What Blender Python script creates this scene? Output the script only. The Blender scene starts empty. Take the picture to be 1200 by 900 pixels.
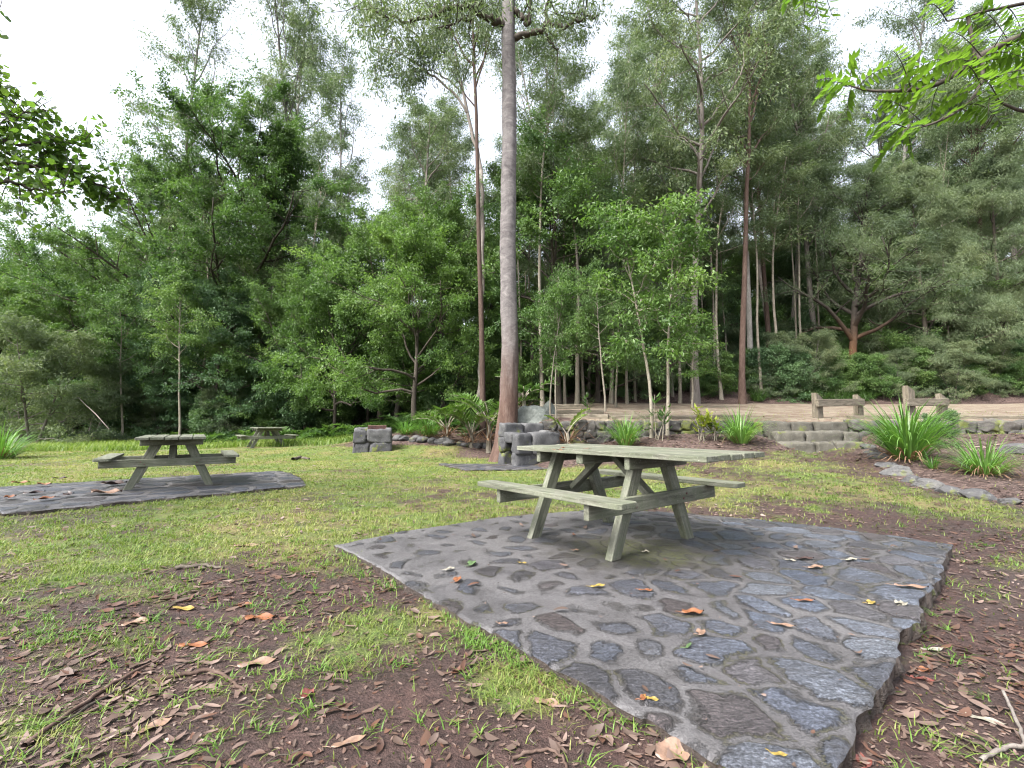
import bpy, bmesh, math
import numpy as np
from mathutils import Vector, Matrix, Euler

S = bpy.context.scene
COL = S.collection
PI = math.pi
R = math.radians

# ------------------------------------------------------------------ camera
FPX, PITCH, EYE = 555.0, 0.082, 0.949          # focal length in photo pixels (1200 wide), tilt up, eye height
cam_d = bpy.data.cameras.new('camera')
cam_d.sensor_width = 36.0
cam_d.lens = 36.0 * FPX / 1200.0
cam_d.clip_start = 0.05
cam_d.clip_end = 3000.0
cam = bpy.data.objects.new('camera', cam_d)
COL.objects.link(cam)
cam.location = (0, 0, EYE)
cam.rotation_euler = (PI / 2 + PITCH, 0, 0)
S.camera = cam

# ------------------------------------------------------------------ sky and sun (thin bright overcast)
SUN_EL, SUN_AZ = R(50), R(-132)                # azimuth: angle from +Y towards +X
w = bpy.data.worlds.new('World')
S.world = w
w.use_nodes = True
nt = w.node_tree
bg = nt.nodes['Background']
sky = nt.nodes.new('ShaderNodeTexSky')
sky.sky_type = 'NISHITA'
sky.sun_disc = False
sky.sun_elevation = SUN_EL
sky.sun_rotation = SUN_AZ
sky.dust_density = 4.0
sky.air_density = 1.0
hs = nt.nodes.new('ShaderNodeHueSaturation')
hs.inputs['Saturation'].default_value = 0.36
hs.inputs['Value'].default_value = 1.0
nt.links.new(sky.outputs[0], hs.inputs['Color'])
nt.links.new(hs.outputs[0], bg.inputs['Color'])
bg.inputs['Strength'].default_value = 0.10

sd = bpy.data.lights.new('sun', 'SUN')
sd.energy = 1.5
sd.angle = R(22)
sd.color = (1.0, 0.97, 0.92)
sun = bpy.data.objects.new('sun', sd)
COL.objects.link(sun)
sdir = Vector((math.sin(SUN_AZ) * math.cos(SUN_EL), math.cos(SUN_AZ) * math.cos(SUN_EL), math.sin(SUN_EL)))
sun.rotation_euler = sdir.to_track_quat('Z', 'Y').to_euler()

S.view_settings.view_transform = 'Standard'
S.view_settings.look = 'None'
S.view_settings.gamma = 1.0
S.view_settings.use_curve_mapping = False
S.view_settings.exposure = 2.6
S.render.engine = 'CYCLES'
S.cycles.max_bounces = 7
S.cycles.diffuse_bounces = 4
S.cycles.glossy_bounces = 2
S.cycles.transmission_bounces = 5
S.cycles.caustics_reflective = False
S.cycles.caustics_refractive = False
S.cycles.use_adaptive_sampling = False
S.cycles.adaptive_threshold = 0.02
S.cycles.use_denoising = True
S.cycles.pixel_filter_type = 'BLACKMAN_HARRIS'
S.cycles.filter_width = 1.15

# ------------------------------------------------------------------ small helpers
_c, _s = math.cos(PITCH), math.sin(PITCH)


def at(px, py, d):
    """Point that the photo shows at pixel (px, py) if it stands d metres ahead."""
    u, v = (px - 600) / FPX, (450 - py) / FPX
    t = d / (_c - _s * v)
    return Vector((u * t, d, EYE + (_s + _c * v) * t))


def on_z(px, py, z=0.0):
    u, v = (px - 600) / FPX, (450 - py) / FPX
    t = (z - EYE) / (_s + _c * v)
    return Vector((u * t, (_c - _s * v) * t, z))


def px_x(px, d):
    return at(px, 480, d).x


def sst(a, b, x):
    t = np.clip((np.asarray(x, float) - a) / (b - a), 0, 1)
    return t * t * (3 - 2 * t)


def vnoise(x, y, seed=0):
    x = np.asarray(x, float); y = np.asarray(y, float)
    xi = np.floor(x).astype(np.int64); yi = np.floor(y).astype(np.int64)
    fx = x - xi; fy = y - yi
    fx = fx * fx * (3 - 2 * fx); fy = fy * fy * (3 - 2 * fy)

    def h(a, b):
        n = (a * 374761393 + b * 668265263 + seed * 974634777) & 0x7fffffff
        n = ((n ^ (n >> 13)) * 1274126177) & 0x7fffffff
        return ((n ^ (n >> 16)) & 0xffff) / 65535.0
    return (h(xi, yi) * (1 - fx) + h(xi + 1, yi) * fx) * (1 - fy) + (h(xi, yi + 1) * (1 - fx) + h(xi + 1, yi + 1) * fx) * fy


def fbm(x, y, seed=0, oct=4):
    a, s, t = 0.5, 0.0, 0.0
    for k in range(oct):
        s = s + a * vnoise(x * 2 ** k, y * 2 ** k, seed + k * 17); t += a; a *= 0.5
    return s / t


def np_mesh(name, V, F, mats, smooth=False, midx=None, attrs=None):
    """V (n,3); F list of arrays (m,k) - linked nowhere, just the mesh."""
    me = bpy.data.meshes.new(name)
    V = np.asarray(V, np.float32)
    if not isinstance(F, (list, tuple)):
        F = [F]
    F = [np.asarray(f, np.int32) for f in F if len(f)]
    me.vertices.add(len(V))
    me.vertices.foreach_set('co', V.ravel())
    loops = np.concatenate([f.ravel() for f in F])
    sizes = np.concatenate([np.full(len(f), f.shape[1], np.int32) for f in F])
    starts = np.concatenate([[0], np.cumsum(sizes)[:-1]]).astype(np.int32)
    me.loops.add(len(loops))
    me.loops.foreach_set('vertex_index', loops)
    me.polygons.add(len(sizes))
    me.polygons.foreach_set('loop_start', starts)
    me.polygons.foreach_set('loop_total', sizes)
    if midx is not None:
        me.polygons.foreach_set('material_index', np.asarray(midx, np.int32))
    me.polygons.foreach_set('use_smooth', np.full(len(sizes), bool(smooth)))
    for m in (mats if isinstance(mats, (list, tuple)) else [mats]):
        me.materials.append(m)
    if attrs:
        for k, a in attrs.items():
            at_ = me.attributes.new(k, 'FLOAT', 'POINT')
            at_.data.foreach_set('value', np.asarray(a, np.float32))
    me.update(calc_edges=True)
    me.validate()
    return me


def link(name, me, parent=None, loc=None):
    o = bpy.data.objects.new(name, me)
    COL.objects.link(o)
    if parent is not None:
        o.parent = parent
    if loc is not None:
        o.location = loc
    return o


def tag(o, label, cat, group=None, kind=None):
    if label:
        o['label'] = label
    if cat:
        o['category'] = cat
    if group:
        o['group'] = group
    if kind:
        o['kind'] = kind
    return o


def thing(name, label, cat, loc=(0, 0, 0), rz=0.0, group=None, sc=1.0):
    o = bpy.data.objects.new(name, None)
    COL.objects.link(o)
    o.empty_display_size = 0.2
    o.location = loc
    o.rotation_euler = (0, 0, rz)
    o.scale = (sc, sc, sc) if not isinstance(sc, (tuple, list)) else sc
    return tag(o, label, cat, group)


class MB:
    """Collects pieces of ONE part's mesh."""

    def __init__(self):
        self.V = []; self.F = {}; self.n = 0; self.A = {}

    def add(self, V, *Fs, **attrs):
        V = np.asarray(V, float)
        for F in Fs:
            F = np.asarray(F, np.int64)
            if len(F):
                self.F.setdefault(F.shape[1], []).append(F + self.n)
        self.V.append(V); self.n += len(V)
        for k, v in attrs.items():
            self.A.setdefault(k, []).append(np.broadcast_to(np.asarray(v, float), (len(V),)))

    def box(self, x0, x1, y0, y1, z0, z1, M=None, bev=0.0):
        bm = bmesh.new()
        bmesh.ops.create_cube(bm, size=1)
        for v in bm.verts:
            v.co = Vector((x0 + (v.co.x + .5) * (x1 - x0), y0 + (v.co.y + .5) * (y1 - y0), z0 + (v.co.z + .5) * (z1 - z0)))
        if bev:
            bmesh.ops.bevel(bm, geom=bm.edges[:], offset=bev, segments=2, affect='EDGES', profile=0.5)
        if M is not None:
            bm.transform(M)
        self.bm(bm)

    def bm(self, bm):
        bm.verts.index_update()
        V = np.array([v.co[:] for v in bm.verts])
        d = {}
        for f in bm.faces:
            d.setdefault(len(f.verts), []).append([v.index for v in f.verts])
        self.add(V, *[np.array(x) for x in d.values()])
        bm.free()

    def bar(self, p0, p1, wid, thick, up=(0, 0, 1), bev=0.006):
        """Rectangular bar from p0 to p1; wid along the side vector, thick along the other."""
        p0 = Vector(p0); p1 = Vector(p1)
        ax = (p1 - p0); L = ax.length; ax.normalize()
        sd_ = ax.cross(Vector(up)).normalized()
        th = sd_.cross(ax).normalized()
        M = Matrix((sd_, th, ax)).transposed().to_4x4()
        M.translation = p0
        self.box(-wid / 2, wid / 2, -thick / 2, thick / 2, 0, L, M, bev)

    def build(self, name, mat, parent=None, smooth=False, loc=None):
        me = np_mesh(name, np.concatenate(self.V), [np.concatenate(v) for v in self.F.values()], mat, smooth,
                     attrs={k: np.concatenate(v) for k, v in self.A.items()} if self.A else None)
        return link(name, me, parent, loc)


def tube(P, rad, sides=6, cap=True):
    P = np.asarray(P, float); n = len(P)
    rad = np.broadcast_to(np.asarray(rad, float), (n,))
    T = np.gradient(P, axis=0)
    T /= np.linalg.norm(T, axis=1)[:, None] + 1e-12
    ref = np.array([0., 0., 1.]) if abs(T[0, 2]) < .9 else np.array([1., 0., 0.])
    U = np.cross(T, ref); U /= np.linalg.norm(U, axis=1)[:, None] + 1e-9
    for i in range(1, n):                       # parallel transport
        u = U[i - 1] - T[i] * np.dot(U[i - 1], T[i])
        U[i] = u / (np.linalg.norm(u) + 1e-9)
    W = np.cross(T, U)
    a = np.arange(sides) * 2 * PI / sides
    V = P[:, None, :] + rad[:, None, None] * (np.cos(a)[None, :, None] * U[:, None, :] + np.sin(a)[None, :, None] * W[:, None, :])
    V = V.reshape(-1, 3)
    i = np.arange(n - 1)[:, None] * sides; j = np.arange(sides)[None, :]; k = (j + 1) % sides
    F = np.stack([i + j, i + k, i + sides + k, i + sides + j], -1).reshape(-1, 4)
    if cap:
        V = np.concatenate([V, P[-1:]])
        b = (n - 1) * sides
        T3 = np.stack([b + j[0], b + k[0], np.full(sides, len(V) - 1)], 1)
        return V, F, T3
    return V, F, np.zeros((0, 3), int)


# ------------------------------------------------------------------ materials
MATS = {}


def mat(name):
    m = bpy.data.materials.new(name)
    m.use_nodes = True
    nt = m.node_tree
    return m, nt, nt.nodes['Principled BSDF'], nt.nodes['Material Output']


def N(nt, t, **kw):
    n = nt.nodes.new(t)
    for k, v in kw.items():
        if hasattr(n, k):
            setattr(n, k, v)
        else:
            n.inputs[k].default_value = v
    return n


def ramp(nt, stops, src=None):
    r = nt.nodes.new('ShaderNodeValToRGB')
    e = r.color_ramp.elements
    while len(e) < len(stops):
        e.new(0.5)
    for x, (p, c) in zip(e, stops):
        x.position = p
        x.color = (*c, 1) if len(c) == 3 else c
    if src is not None:
        nt.links.new(src, r.inputs[0])
    return r


def noise_(nt, scale, detail=4, rough=.6, dist=0.0, vec=None):
    n = nt.nodes.new('ShaderNodeTexNoise')
    n.inputs['Scale'].default_value = scale
    n.inputs['Detail'].default_value = detail
    n.inputs['Roughness'].default_value = rough
    n.inputs['Distortion'].default_value = dist
    if vec is not None:
        nt.links.new(vec, n.inputs['Vector'])
    return n


def mixc(nt, fac, a, b, mode='MIX'):
    m = nt.nodes.new('ShaderNodeMix')
    m.data_type = 'RGBA'; m.blend_type = mode
    for sock, v in ((m.inputs[0], fac), (m.inputs[6], a), (m.inputs[7], b)):
        if hasattr(v, 'node'):
            nt.links.new(v, sock)
        elif isinstance(v, (int, float)):
            sock.default_value = v
        else:
            sock.default_value = (*v, 1)
    return m.outputs[2]


def mth(nt, op, a, b=0.0, c=None, clamp=False):
    m = nt.nodes.new('ShaderNodeMath')
    m.operation = op; m.use_clamp = clamp
    for i, v in enumerate((a, b) if c is None else (a, b, c)):
        if hasattr(v, 'node'):
            nt.links.new(v, m.inputs[i])
        else:
            m.inputs[i].default_value = v
    return m.outputs[0]


def mrange(nt, v, a, b, c=0.0, d=1.0, smooth=True):
    m = nt.nodes.new('ShaderNodeMapRange')
    m.interpolation_type = 'SMOOTHSTEP' if smooth else 'LINEAR'
    nt.links.new(v, m.inputs[0])
    for i, x in enumerate((a, b, c, d)):
        m.inputs[1 + i].default_value = x
    return m.outputs[0]


def bump(nt, bsdf, h, strength=.4, dist=.01):
    b = nt.nodes.new('ShaderNodeBump')
    b.inputs['Strength'].default_value = strength
    b.inputs['Distance'].default_value = dist
    nt.links.new(h, b.inputs['Height'])
    nt.links.new(b.outputs[0], bsdf.inputs['Normal'])
    return b


def attr(nt, name):
    a = nt.nodes.new('ShaderNodeAttribute')
    a.attribute_name = name
    return a.outputs['Fac']


def leaf_mat(name, cols, trans=.3, rough=.5, tcol=None, objvar=.35, spec=.3, lv=.25):
    """Leaves: colour differs leaf by leaf, branch by branch and plant by plant; light passes through."""
    m, nt, b, out = mat(name)
    geo = nt.nodes.new('ShaderNodeNewGeometry')
    tc = nt.nodes.new('ShaderNodeTexCoord')
    info = nt.nodes.new('ShaderNodeObjectInfo')
    n = noise_(nt, .55, 2, .5, 0, tc.outputs['Object'])
    v = mth(nt, 'MULTIPLY_ADD', n.outputs['Fac'], 1.5, -.33)
    v = mth(nt, 'MULTIPLY_ADD', geo.outputs['Random Per Island'], lv, v)
    v = mth(nt, 'ADD', v, mth(nt, 'MULTIPLY_ADD', info.outputs['Random'], objvar, -objvar / 2 - .1), clamp=True)
    k = len(cols)
    r = ramp(nt, [(i / (k - 1), c) for i, c in enumerate(cols)], v)
    nt.links.new(r.outputs[0], b.inputs['Base Color'])
    b.inputs['Roughness'].default_value = rough
    b.inputs['Specular IOR Level'].default_value = spec
    t = nt.nodes.new('ShaderNodeBsdfTranslucent')
    tm = mixc(nt, 1.0, r.outputs[0], tcol or (1.3, 1.5, .7), 'MULTIPLY')
    nt.links.new(tm, t.inputs['Color'])
    mx = nt.nodes.new('ShaderNodeMixShader')
    mx.inputs[0].default_value = trans
    nt.links.new(b.outputs[0], mx.inputs[1]); nt.links.new(t.outputs[0], mx.inputs[2])
    nt.links.new(mx.outputs[0], out.inputs['Surface'])
    MATS[name] = m
    return m


def bark_mat(name, stops, scale=3.0, stretch=.25, bs=.5, objvar=True, hgrad=None):
    m, nt, b, out = mat(name)
    tc = nt.nodes.new('ShaderNodeTexCoord')
    mp = nt.nodes.new('ShaderNodeMapping')
    mp.inputs['Scale'].default_value = (1, 1, stretch)
    nt.links.new(tc.outputs['Object'], mp.inputs['Vector'])
    n1 = noise_(nt, scale, 6, .65, .4, mp.outputs[0])
    n2 = noise_(nt, scale * 7, 5, .7, .2, mp.outputs[0])
    v = mth(nt, 'MULTIPLY_ADD', n2.outputs['Fac'], .5, mth(nt, 'MULTIPLY', n1.outputs['Fac'], .55))
    r = ramp(nt, stops, v)
    col = r.outputs[0]
    if hgrad:                                   # the bark itself changes up the trunk: rough and brown below, smooth and pale above
        z0, z1, up = hgrad
        sep = nt.nodes.new('ShaderNodeSeparateXYZ')
        nt.links.new(tc.outputs['Object'], sep.inputs[0])
        zz = mth(nt, 'MULTIPLY_ADD', n1.outputs['Fac'], 2.2, sep.outputs['Z'])
        f = mrange(nt, zz, z0 + 1.1, z1 + 1.1)
        mp2 = nt.nodes.new('ShaderNodeMapping')
        mp2.inputs['Scale'].default_value = (1, 1, 1.6)
        nt.links.new(tc.outputs['Object'], mp2.inputs['Vector'])
        n3 = noise_(nt, 3.4, 8, .75, 1.2, mp2.outputs[0])
        r2 = ramp(nt, up, n3.outputs['Fac'])
        col = mixc(nt, f, col, r2.outputs[0])
    if objvar:
        info = nt.nodes.new('ShaderNodeObjectInfo')
        hsn = nt.nodes.new('ShaderNodeHueSaturation')
        nt.links.new(mrange(nt, info.outputs['Random'], 0, 1, .7, 1.35, False), hsn.inputs['Value'])
        nt.links.new(col, hsn.inputs['Color'])
        col = hsn.outputs[0]
    nt.links.new(col, b.inputs['Base Color'])
    b.inputs['Roughness'].default_value = .85
    b.inputs['Specular IOR Level'].default_value = .2
    bump(nt, b, v, bs, .03)
    MATS[name] = m
    return m


def stone_mat(name, cols, scale=6.0, moss=.0, rough=.8):
    m, nt, b, out = mat(name)
    tc = nt.nodes.new('ShaderNodeTexCoord')
    geo = nt.nodes.new('ShaderNodeNewGeometry')
    info = nt.nodes.new('ShaderNodeObjectInfo')
    n1 = noise_(nt, scale, 7, .65, .3, tc.outputs['Object'])
    n2 = noise_(nt, scale * 8, 5, .7, 0, tc.outputs['Object'])
    v = mth(nt, 'MULTIPLY_ADD', n1.outputs['Fac'], .8, -.1)
    v = mth(nt, 'MULTIPLY_ADD', geo.outputs['Random Per Island'], .35, v)
    v = mth(nt, 'MULTIPLY_ADD', info.outputs['Random'], .25, v)
    v = mth(nt, 'MULTIPLY_ADD', n2.outputs['Fac'], .5, mth(nt, 'SUBTRACT', v, .37), clamp=True)
    k = len(cols)
    r = ramp(nt, [(i / (k - 1), c) for i, c in enumerate(cols)], v)
    col = r.outputs[0]
    n4 = noise_(nt, scale * 2.2, 5, .75, .5, tc.outputs['Object'])
    lich = mrange(nt, n4.outputs['Fac'], .58, .66)
    col = mixc(nt, mth(nt, 'MULTIPLY', lich, .45), col, (.17, .178, .165))
    if moss:
        n3 = noise_(nt, 2.3, 5, .7, 0, tc.outputs['Object'])
        f = mrange(nt, n3.outputs['Fac'], .62 - moss * .2, .72 - moss * .2)
        col = mixc(nt, f, col, mixc(nt, n2.outputs['Fac'], (.03, .045, .012), (.14, .15, .03)))
    nt.links.new(col, b.inputs['Base Color'])
    b.inputs['Roughness'].default_value = rough
    h = mth(nt, 'MULTIPLY_ADD', n2.outputs['Fac'], .4, n1.outputs['Fac'])
    bump(nt, b, h, .6, .02)
    MATS[name] = m
    return m


def wood_mat(name, c0, c1, c2, green=(.16, .18, .10), gf=.5):
    """Weathered timber, grain along each board (attribute 'gx' holds metres along the grain, 'gy','gz' across)."""
    m, nt, b, out = mat(name)
    comb = nt.nodes.new('ShaderNodeCombineXYZ')
    for i, k in enumerate(('gx', 'gy', 'gz')):
        nt.links.new(attr(nt, k), comb.inputs[i])
    mp = nt.nodes.new('ShaderNodeMapping')
    mp.inputs['Scale'].default_value = (.9, 9, 9)
    nt.links.new(comb.outputs[0], mp.inputs['Vector'])
    g = noise_(nt, 2.2, 6, .65, 1.2, mp.outputs[0])
    blot = noise_(nt, 7.5, 7, .75, .6, comb.outputs[0])
    fine = noise_(nt, 90, 3, .7, 0, comb.outputs[0])
    r = ramp(nt, [(.36, c0), (.47, c1), (.62, c2)], g.outputs['Fac'])
    col = mixc(nt, mth(nt, 'MULTIPLY', mrange(nt, blot.outputs['Fac'], .38, .62), gf), r.outputs[0], green)
    spot = mrange(nt, fine.outputs['Fac'], .60, .68)
    col = mixc(nt, mth(nt, 'MULTIPLY', spot, .7), col, (.24, .255, .21))
    dark = mrange(nt, blot.outputs['Fac'], .34, .44, 1, 0)
    col = mixc(nt, mth(nt, 'MULTIPLY', dark, .5), col, (.05, .05, .035))
    nt.links.new(col, b.inputs['Base Color'])
    b.inputs['Roughness'].default_value = .7
    bump(nt, b, mth(nt, 'MULTIPLY_ADD', fine.outputs['Fac'], .5, g.outputs['Fac']), .9, .008)
    MATS[name] = m
    return m


wood_mat('table_timber', (.038, .038, .026), (.098, .099, .074), (.165, .166, .13), (.075, .088, .05), .65)
wood_mat('grey_timber', (.04, .03, .021), (.1, .08, .056), (.175, .148, .112), (.085, .08, .05), .3)
leaf_mat('gum_leaves', [(.055, .085, .045), (.085, .125, .06), (.125, .165, .08), (.18, .215, .11)], .3, .45)
leaf_mat('rain_leaves', [(.045, .09, .03), (.075, .135, .04), (.11, .18, .052), (.165, .23, .07)], .3, .42)
leaf_mat('deep_leaves', [(.042, .085, .042), (.065, .12, .052), (.095, .16, .068), (.145, .205, .09)], .25, .4)
leaf_mat('fine_leaves', [(.065, .095, .055), (.1, .135, .072), (.135, .168, .088), (.185, .205, .11)], .35, .6)
leaf_mat('bright_leaves', [(.045, .09, .024), (.07, .13, .034), (.105, .175, .046), (.155, .23, .065)], .4, .4)
leaf_mat('pinnate_leaves', [(.045, .09, .016), (.07, .135, .024), (.105, .18, .032), (.16, .225, .045)], .55, .4, (1.3, 1.4, .65))
leaf_mat('broad_leaves', [(.05, .095, .022), (.075, .14, .03), (.12, .19, .04), (.19, .24, .055)], .6, .35, (1.3, 1.4, .7))
leaf_mat('fern_leaves', [(.035, .07, .024), (.055, .105, .032), (.085, .145, .042), (.135, .195, .06)], .35, .45)
leaf_mat('palm_leaves', [(.045, .085, .022), (.075, .13, .03), (.13, .18, .042), (.22, .23, .06)], .35, .4)
leaf_mat('strap_leaves', [(.045, .11, .02), (.08, .17, .035), (.13, .23, .06), (.26, .33, .14)], .35, .35)
leaf_mat('yellow_leaves', [(.10, .15, .02), (.17, .21, .03), (.24, .25, .05), (.27, .20, .06)], .35, .45)
leaf_mat('dead_leaves', [(.06, .035, .022), (.13, .075, .045), (.2, .12, .075), (.28, .19, .12)], .2, .6, (1.2, 1, .8))
leaf_mat('grass_blades', [(.05, .095, .017), (.10, .15, .03), (.16, .195, .05), (.28, .255, .105)], .35, .5, objvar=0, lv=.5)
leaf_mat('soft_grass', [(.06, .11, .022), (.1, .16, .032), (.15, .205, .045), (.21, .25, .075)], .35, .5, objvar=0, lv=.5)
leaf_mat('sprig_leaves', [(.05, .11, .02), (.08, .16, .028), (.12, .2, .04), (.17, .21, .05)], .35, .45, objvar=0, lv=.5)
leaf_mat('litter_leaves', [(.02, .011, .009), (.042, .023, .018), (.09, .042, .026), (.075, .052, .042), (.12, .08, .064), (.17, .12, .1), (.24, .185, .16)], .1, .5, (1.1, 1, .9), objvar=0, spec=.45, lv=.5)
bark_mat('gum_bark', [(.3, (0.06, 0.051, 0.045)), (.5, (0.12, 0.105, 0.093)), (.7, (0.198, 0.18, 0.162))])
bark_mat('red_bark', [(.3, (.03, .018, .014)), (.5, (.065, .042, .033)), (.7, (.12, .085, .07))])
bark_mat('pale_bark', [(.3, (.075, .07, .065)), (.5, (.15, .142, .13)), (.7, (.25, .24, .222))], 3.0, .4, .4)
bark_mat('dark_bark', [(.3, (0.021, 0.0175, 0.014)), (.5, (0.0525, 0.0434, 0.035)), (.7, (0.105, 0.091, 0.0735))])
bark_mat('orange_bark', [(.3, (.03, .018, .012)), (.5, (.10, .05, .025)), (.7, (.16, .09, .05))], hgrad=(2.2, 5, [(.3, (.02, .017, .015)), (.5, (.045, .038, .032)), (.7, (.08, .068, .056))]))
bark_mat('sapling_bark', [(.3, (0.078, 0.066, 0.048)), (.5, (0.156, 0.138, 0.108)), (.7, (0.24, 0.222, 0.186))], 6, .4, .2)
bark_mat('great_gum_bark', [(.3, (.028, .017, .014)), (.5, (.075, .046, .036)), (.72, (.14, .1, .085))], 5.0, .22, .9, False,
         hgrad=(1.2, 4.2, [(.25, (.035, .031, .032)), (.4, (.09, .081, .081)), (.56, (.14, .128, .126)), (.75, (.23, .215, .205))]))
stone_mat('wall_stone', [(.016, .015, .014), (.038, .035, .032), (.075, .068, .06), (.14, .125, .105)], 5, .6)
stone_mat('barbecue_stone', [(.016, .016, .018), (.04, .04, .043), (.085, .084, .085), (.16, .157, .152)], 6, .3)
stone_mat('edging_stone', [(.012, .012, .014), (.028, .028, .031), (.056, .055, .056), (.1, .096, .09)], 7, .25)
stone_mat('step_stone', [(.03, .027, .021), (.065, .06, .047), (.115, .107, .085), (.18, .168, .138)], 5, .3)
stone_mat('mortar', [(.05, .045, .04), (.08, .075, .07), (.11, .1, .095)], 9, .3)
stone_mat('boulder_stone', [(.022, .027, .024), (.055, .063, .056), (.1, .11, .1), (.16, .172, .156)], 3.5, .25)
m_, nt_, b_, o_ = mat('soot')
b_.inputs['Base Color'].default_value = (.012, .011, .011, 1); b_.inputs['Roughness'].default_value = .95
MATS['soot'] = m_
m_, nt_, b_, o_ = mat('rusty_iron')
tc_ = nt_.nodes.new('ShaderNodeTexCoord')
n_ = noise_(nt_, 9, 6, .7, .3, tc_.outputs['Object'])
r_ = ramp(nt_, [(.3, (.05, .03, .03)), (.55, (.16, .085, .075)), (.75, (.24, .14, .11))], n_.outputs['Fac'])
nt_.links.new(r_.outputs[0], b_.inputs['Base Color']); b_.inputs['Roughness'].default_value = .75
b_.inputs['Metallic'].default_value = .2
MATS['rusty_iron'] = m_

# ------------------------------------------------------------------ ground
WALL_Y = 12.2
PAD = dict(B=(.755, 1.24), R=(3.45, 3.80), K=(1.12, 5.30), L=(-1.37, 3.80))


def quad_uv(x, y, Q):
    """Signed depth inside a convex quad (metres, positive inside)."""
    pts = [Q['B'], Q['R'], Q['K'], Q['L']]
    d = np.full(np.shape(x), 1e9)
    for i in range(4):
        a = np.array(pts[i]); b = np.array(pts[(i + 1) % 4])
        e = (b - a) / np.linalg.norm(b - a)
        d = np.minimum(d, -(x - a[0]) * e[1] + (y - a[1]) * e[0])
    return d


def gz(x, y):
    x = np.asarray(x, float); y = np.asarray(y, float)
    h = np.full(np.broadcast(x, y).shape, -.035)
    # worn soil lies lower than the slab in front and on its right
    h = h - .055 * sst(.25, 1.3, x - .18 * (y - 1.2)) * sst(6.2, 4.2, y)
    h = h - .03 * sst(.4, -.6, y)
    # lawn climbs towards the steps
    h = h + .37 * sst(5.3, 11.2, y) * sst(.6, 4.5, x)
    # garden bed against the wall and the rockery bed on the right
    bed = sst(9.4, 11.8, y) * sst(.2, 1.4, x) * (1 - sst(5.9, 6.35, x) * sst(8.75, 8.4, x))
    h = h + .34 * bed
    rock = sst(5.9, 6.6, x - .12 * np.abs(y - 7)) * sst(4.4, 6.0, y) * sst(11.6, 9.6, y)
    h = h + .13 * rock
    # bank behind the barbecues, left of the path
    bankl = sst(13.2, 17.5, y) * sst(1.5, -.5, x) * sst(-7.5, -3.5, x)
    h = h + .38 * bankl
    h = h - .2 * sst(5.9, 6.4, x) * sst(8.9, 8.5, x) * sst(10.0, 11.0, y) * sst(12.0, 11.9, y)
    # gravel path plateau above the wall
    e = sst(-.6, 1.0, x - .0 * y)
    plat = 1.03 + .072 * (np.maximum(y, WALL_Y) - WALL_Y)
    k = sst(WALL_Y - .12, WALL_Y + .12, y) * e
    h = h * (1 - k) + plat * k
    left = sst(12, 26, y) * (1 - e) * sst(-14, -2, x) * .7
    h = h + left
    # cut bank, then the wooded hillside
    hill = .55 * sst(25.5, 27.8, y) * sst(0, 5, x) + np.clip(y - 27, 0, 90) * (.05 + .11 * sst(-6, 14, x)) + np.clip(y - 45, 0, 110) * .08 * sst(-5, -40, x)
    h = h + hill
    h = h + 2.6 * sst(28, 50, y) * sst(-2, -8, x)
    far = np.sqrt(x * x + y * y)
    h = h + 14 * sst(90, 220, far)
    return h


def gn(x, y):
    """Ground with its small unevenness."""
    h = gz(x, y)
    near = np.exp(-np.maximum(np.hypot(x, y) - 3, 0) / 12.0)
    h = h + (.030 * (fbm(x * 1.1, y * 1.1, 3, 3) - .5) + .020 * (fbm(x * 6, y * 6, 5, 3) - .5)) * (.4 + .6 * near)
    far = sst(22, 30, np.asarray(y, float))
    h = h + far * .5 * (fbm(x * .25, y * .25, 8, 3) - .5)
    return h


def g1(x, y):
    return float(gn(np.array([x]), np.array([y]))[0])


def grass_amount(x, y):
    n = fbm(x * .8, y * .8, 21, 4); n2 = fbm(x * 3.1, y * 3.1, 25, 3)
    edge = 3.45 + .25 * (x + 1.5)
    L = sst(-1.0, 1.0, y - np.clip(edge, 2.8, 5.0)) * 1.0
    L = np.where(x > 1.5, sst(3.7, 5.4, y) * .57, L)
    near = .13 * sst(.55, -.6, x) * (1 - .8 * np.exp(-(((x + .1) / .7) ** 2 + ((y - 1.45) / .5) ** 2)))
    p1 = .95 * np.exp(-(((x + .68) / .42) ** 2 + ((y - 2.42) / .36) ** 2))
    p2 = .75 * np.exp(-(((x - .02) / .25) ** 2 + ((y - 1.86) / .2) ** 2))
    a = np.maximum.reduce([L, near, p1, p2])
    brown = .25 * sst(.5, .66, fbm(x * .45 + 7, y * .45, 29, 3)) + .5 * np.exp(-(((x + .9) / 1.5) ** 2 + ((y - 6.2) / 1.2) ** 2)) + .35 * np.exp(-(((x + 3.2) / 1.2) ** 2 + ((y - 9.8) / 1.2) ** 2))
    a = a - brown
    n3 = fbm(x * 11, y * 11, 27, 2)
    a = a + (n - .5) * 1.0 + (n2 - .5) * .9 + (n3 - .5) * .7
    a = np.clip(a * 1.15, 0, 1)
    mul = mulch_amount(x, y)
    return a * (1 - mul) * sst(1.12, 1.0, gravel_amount(x, y) + 1) * sst(26.5, 21, y)


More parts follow.
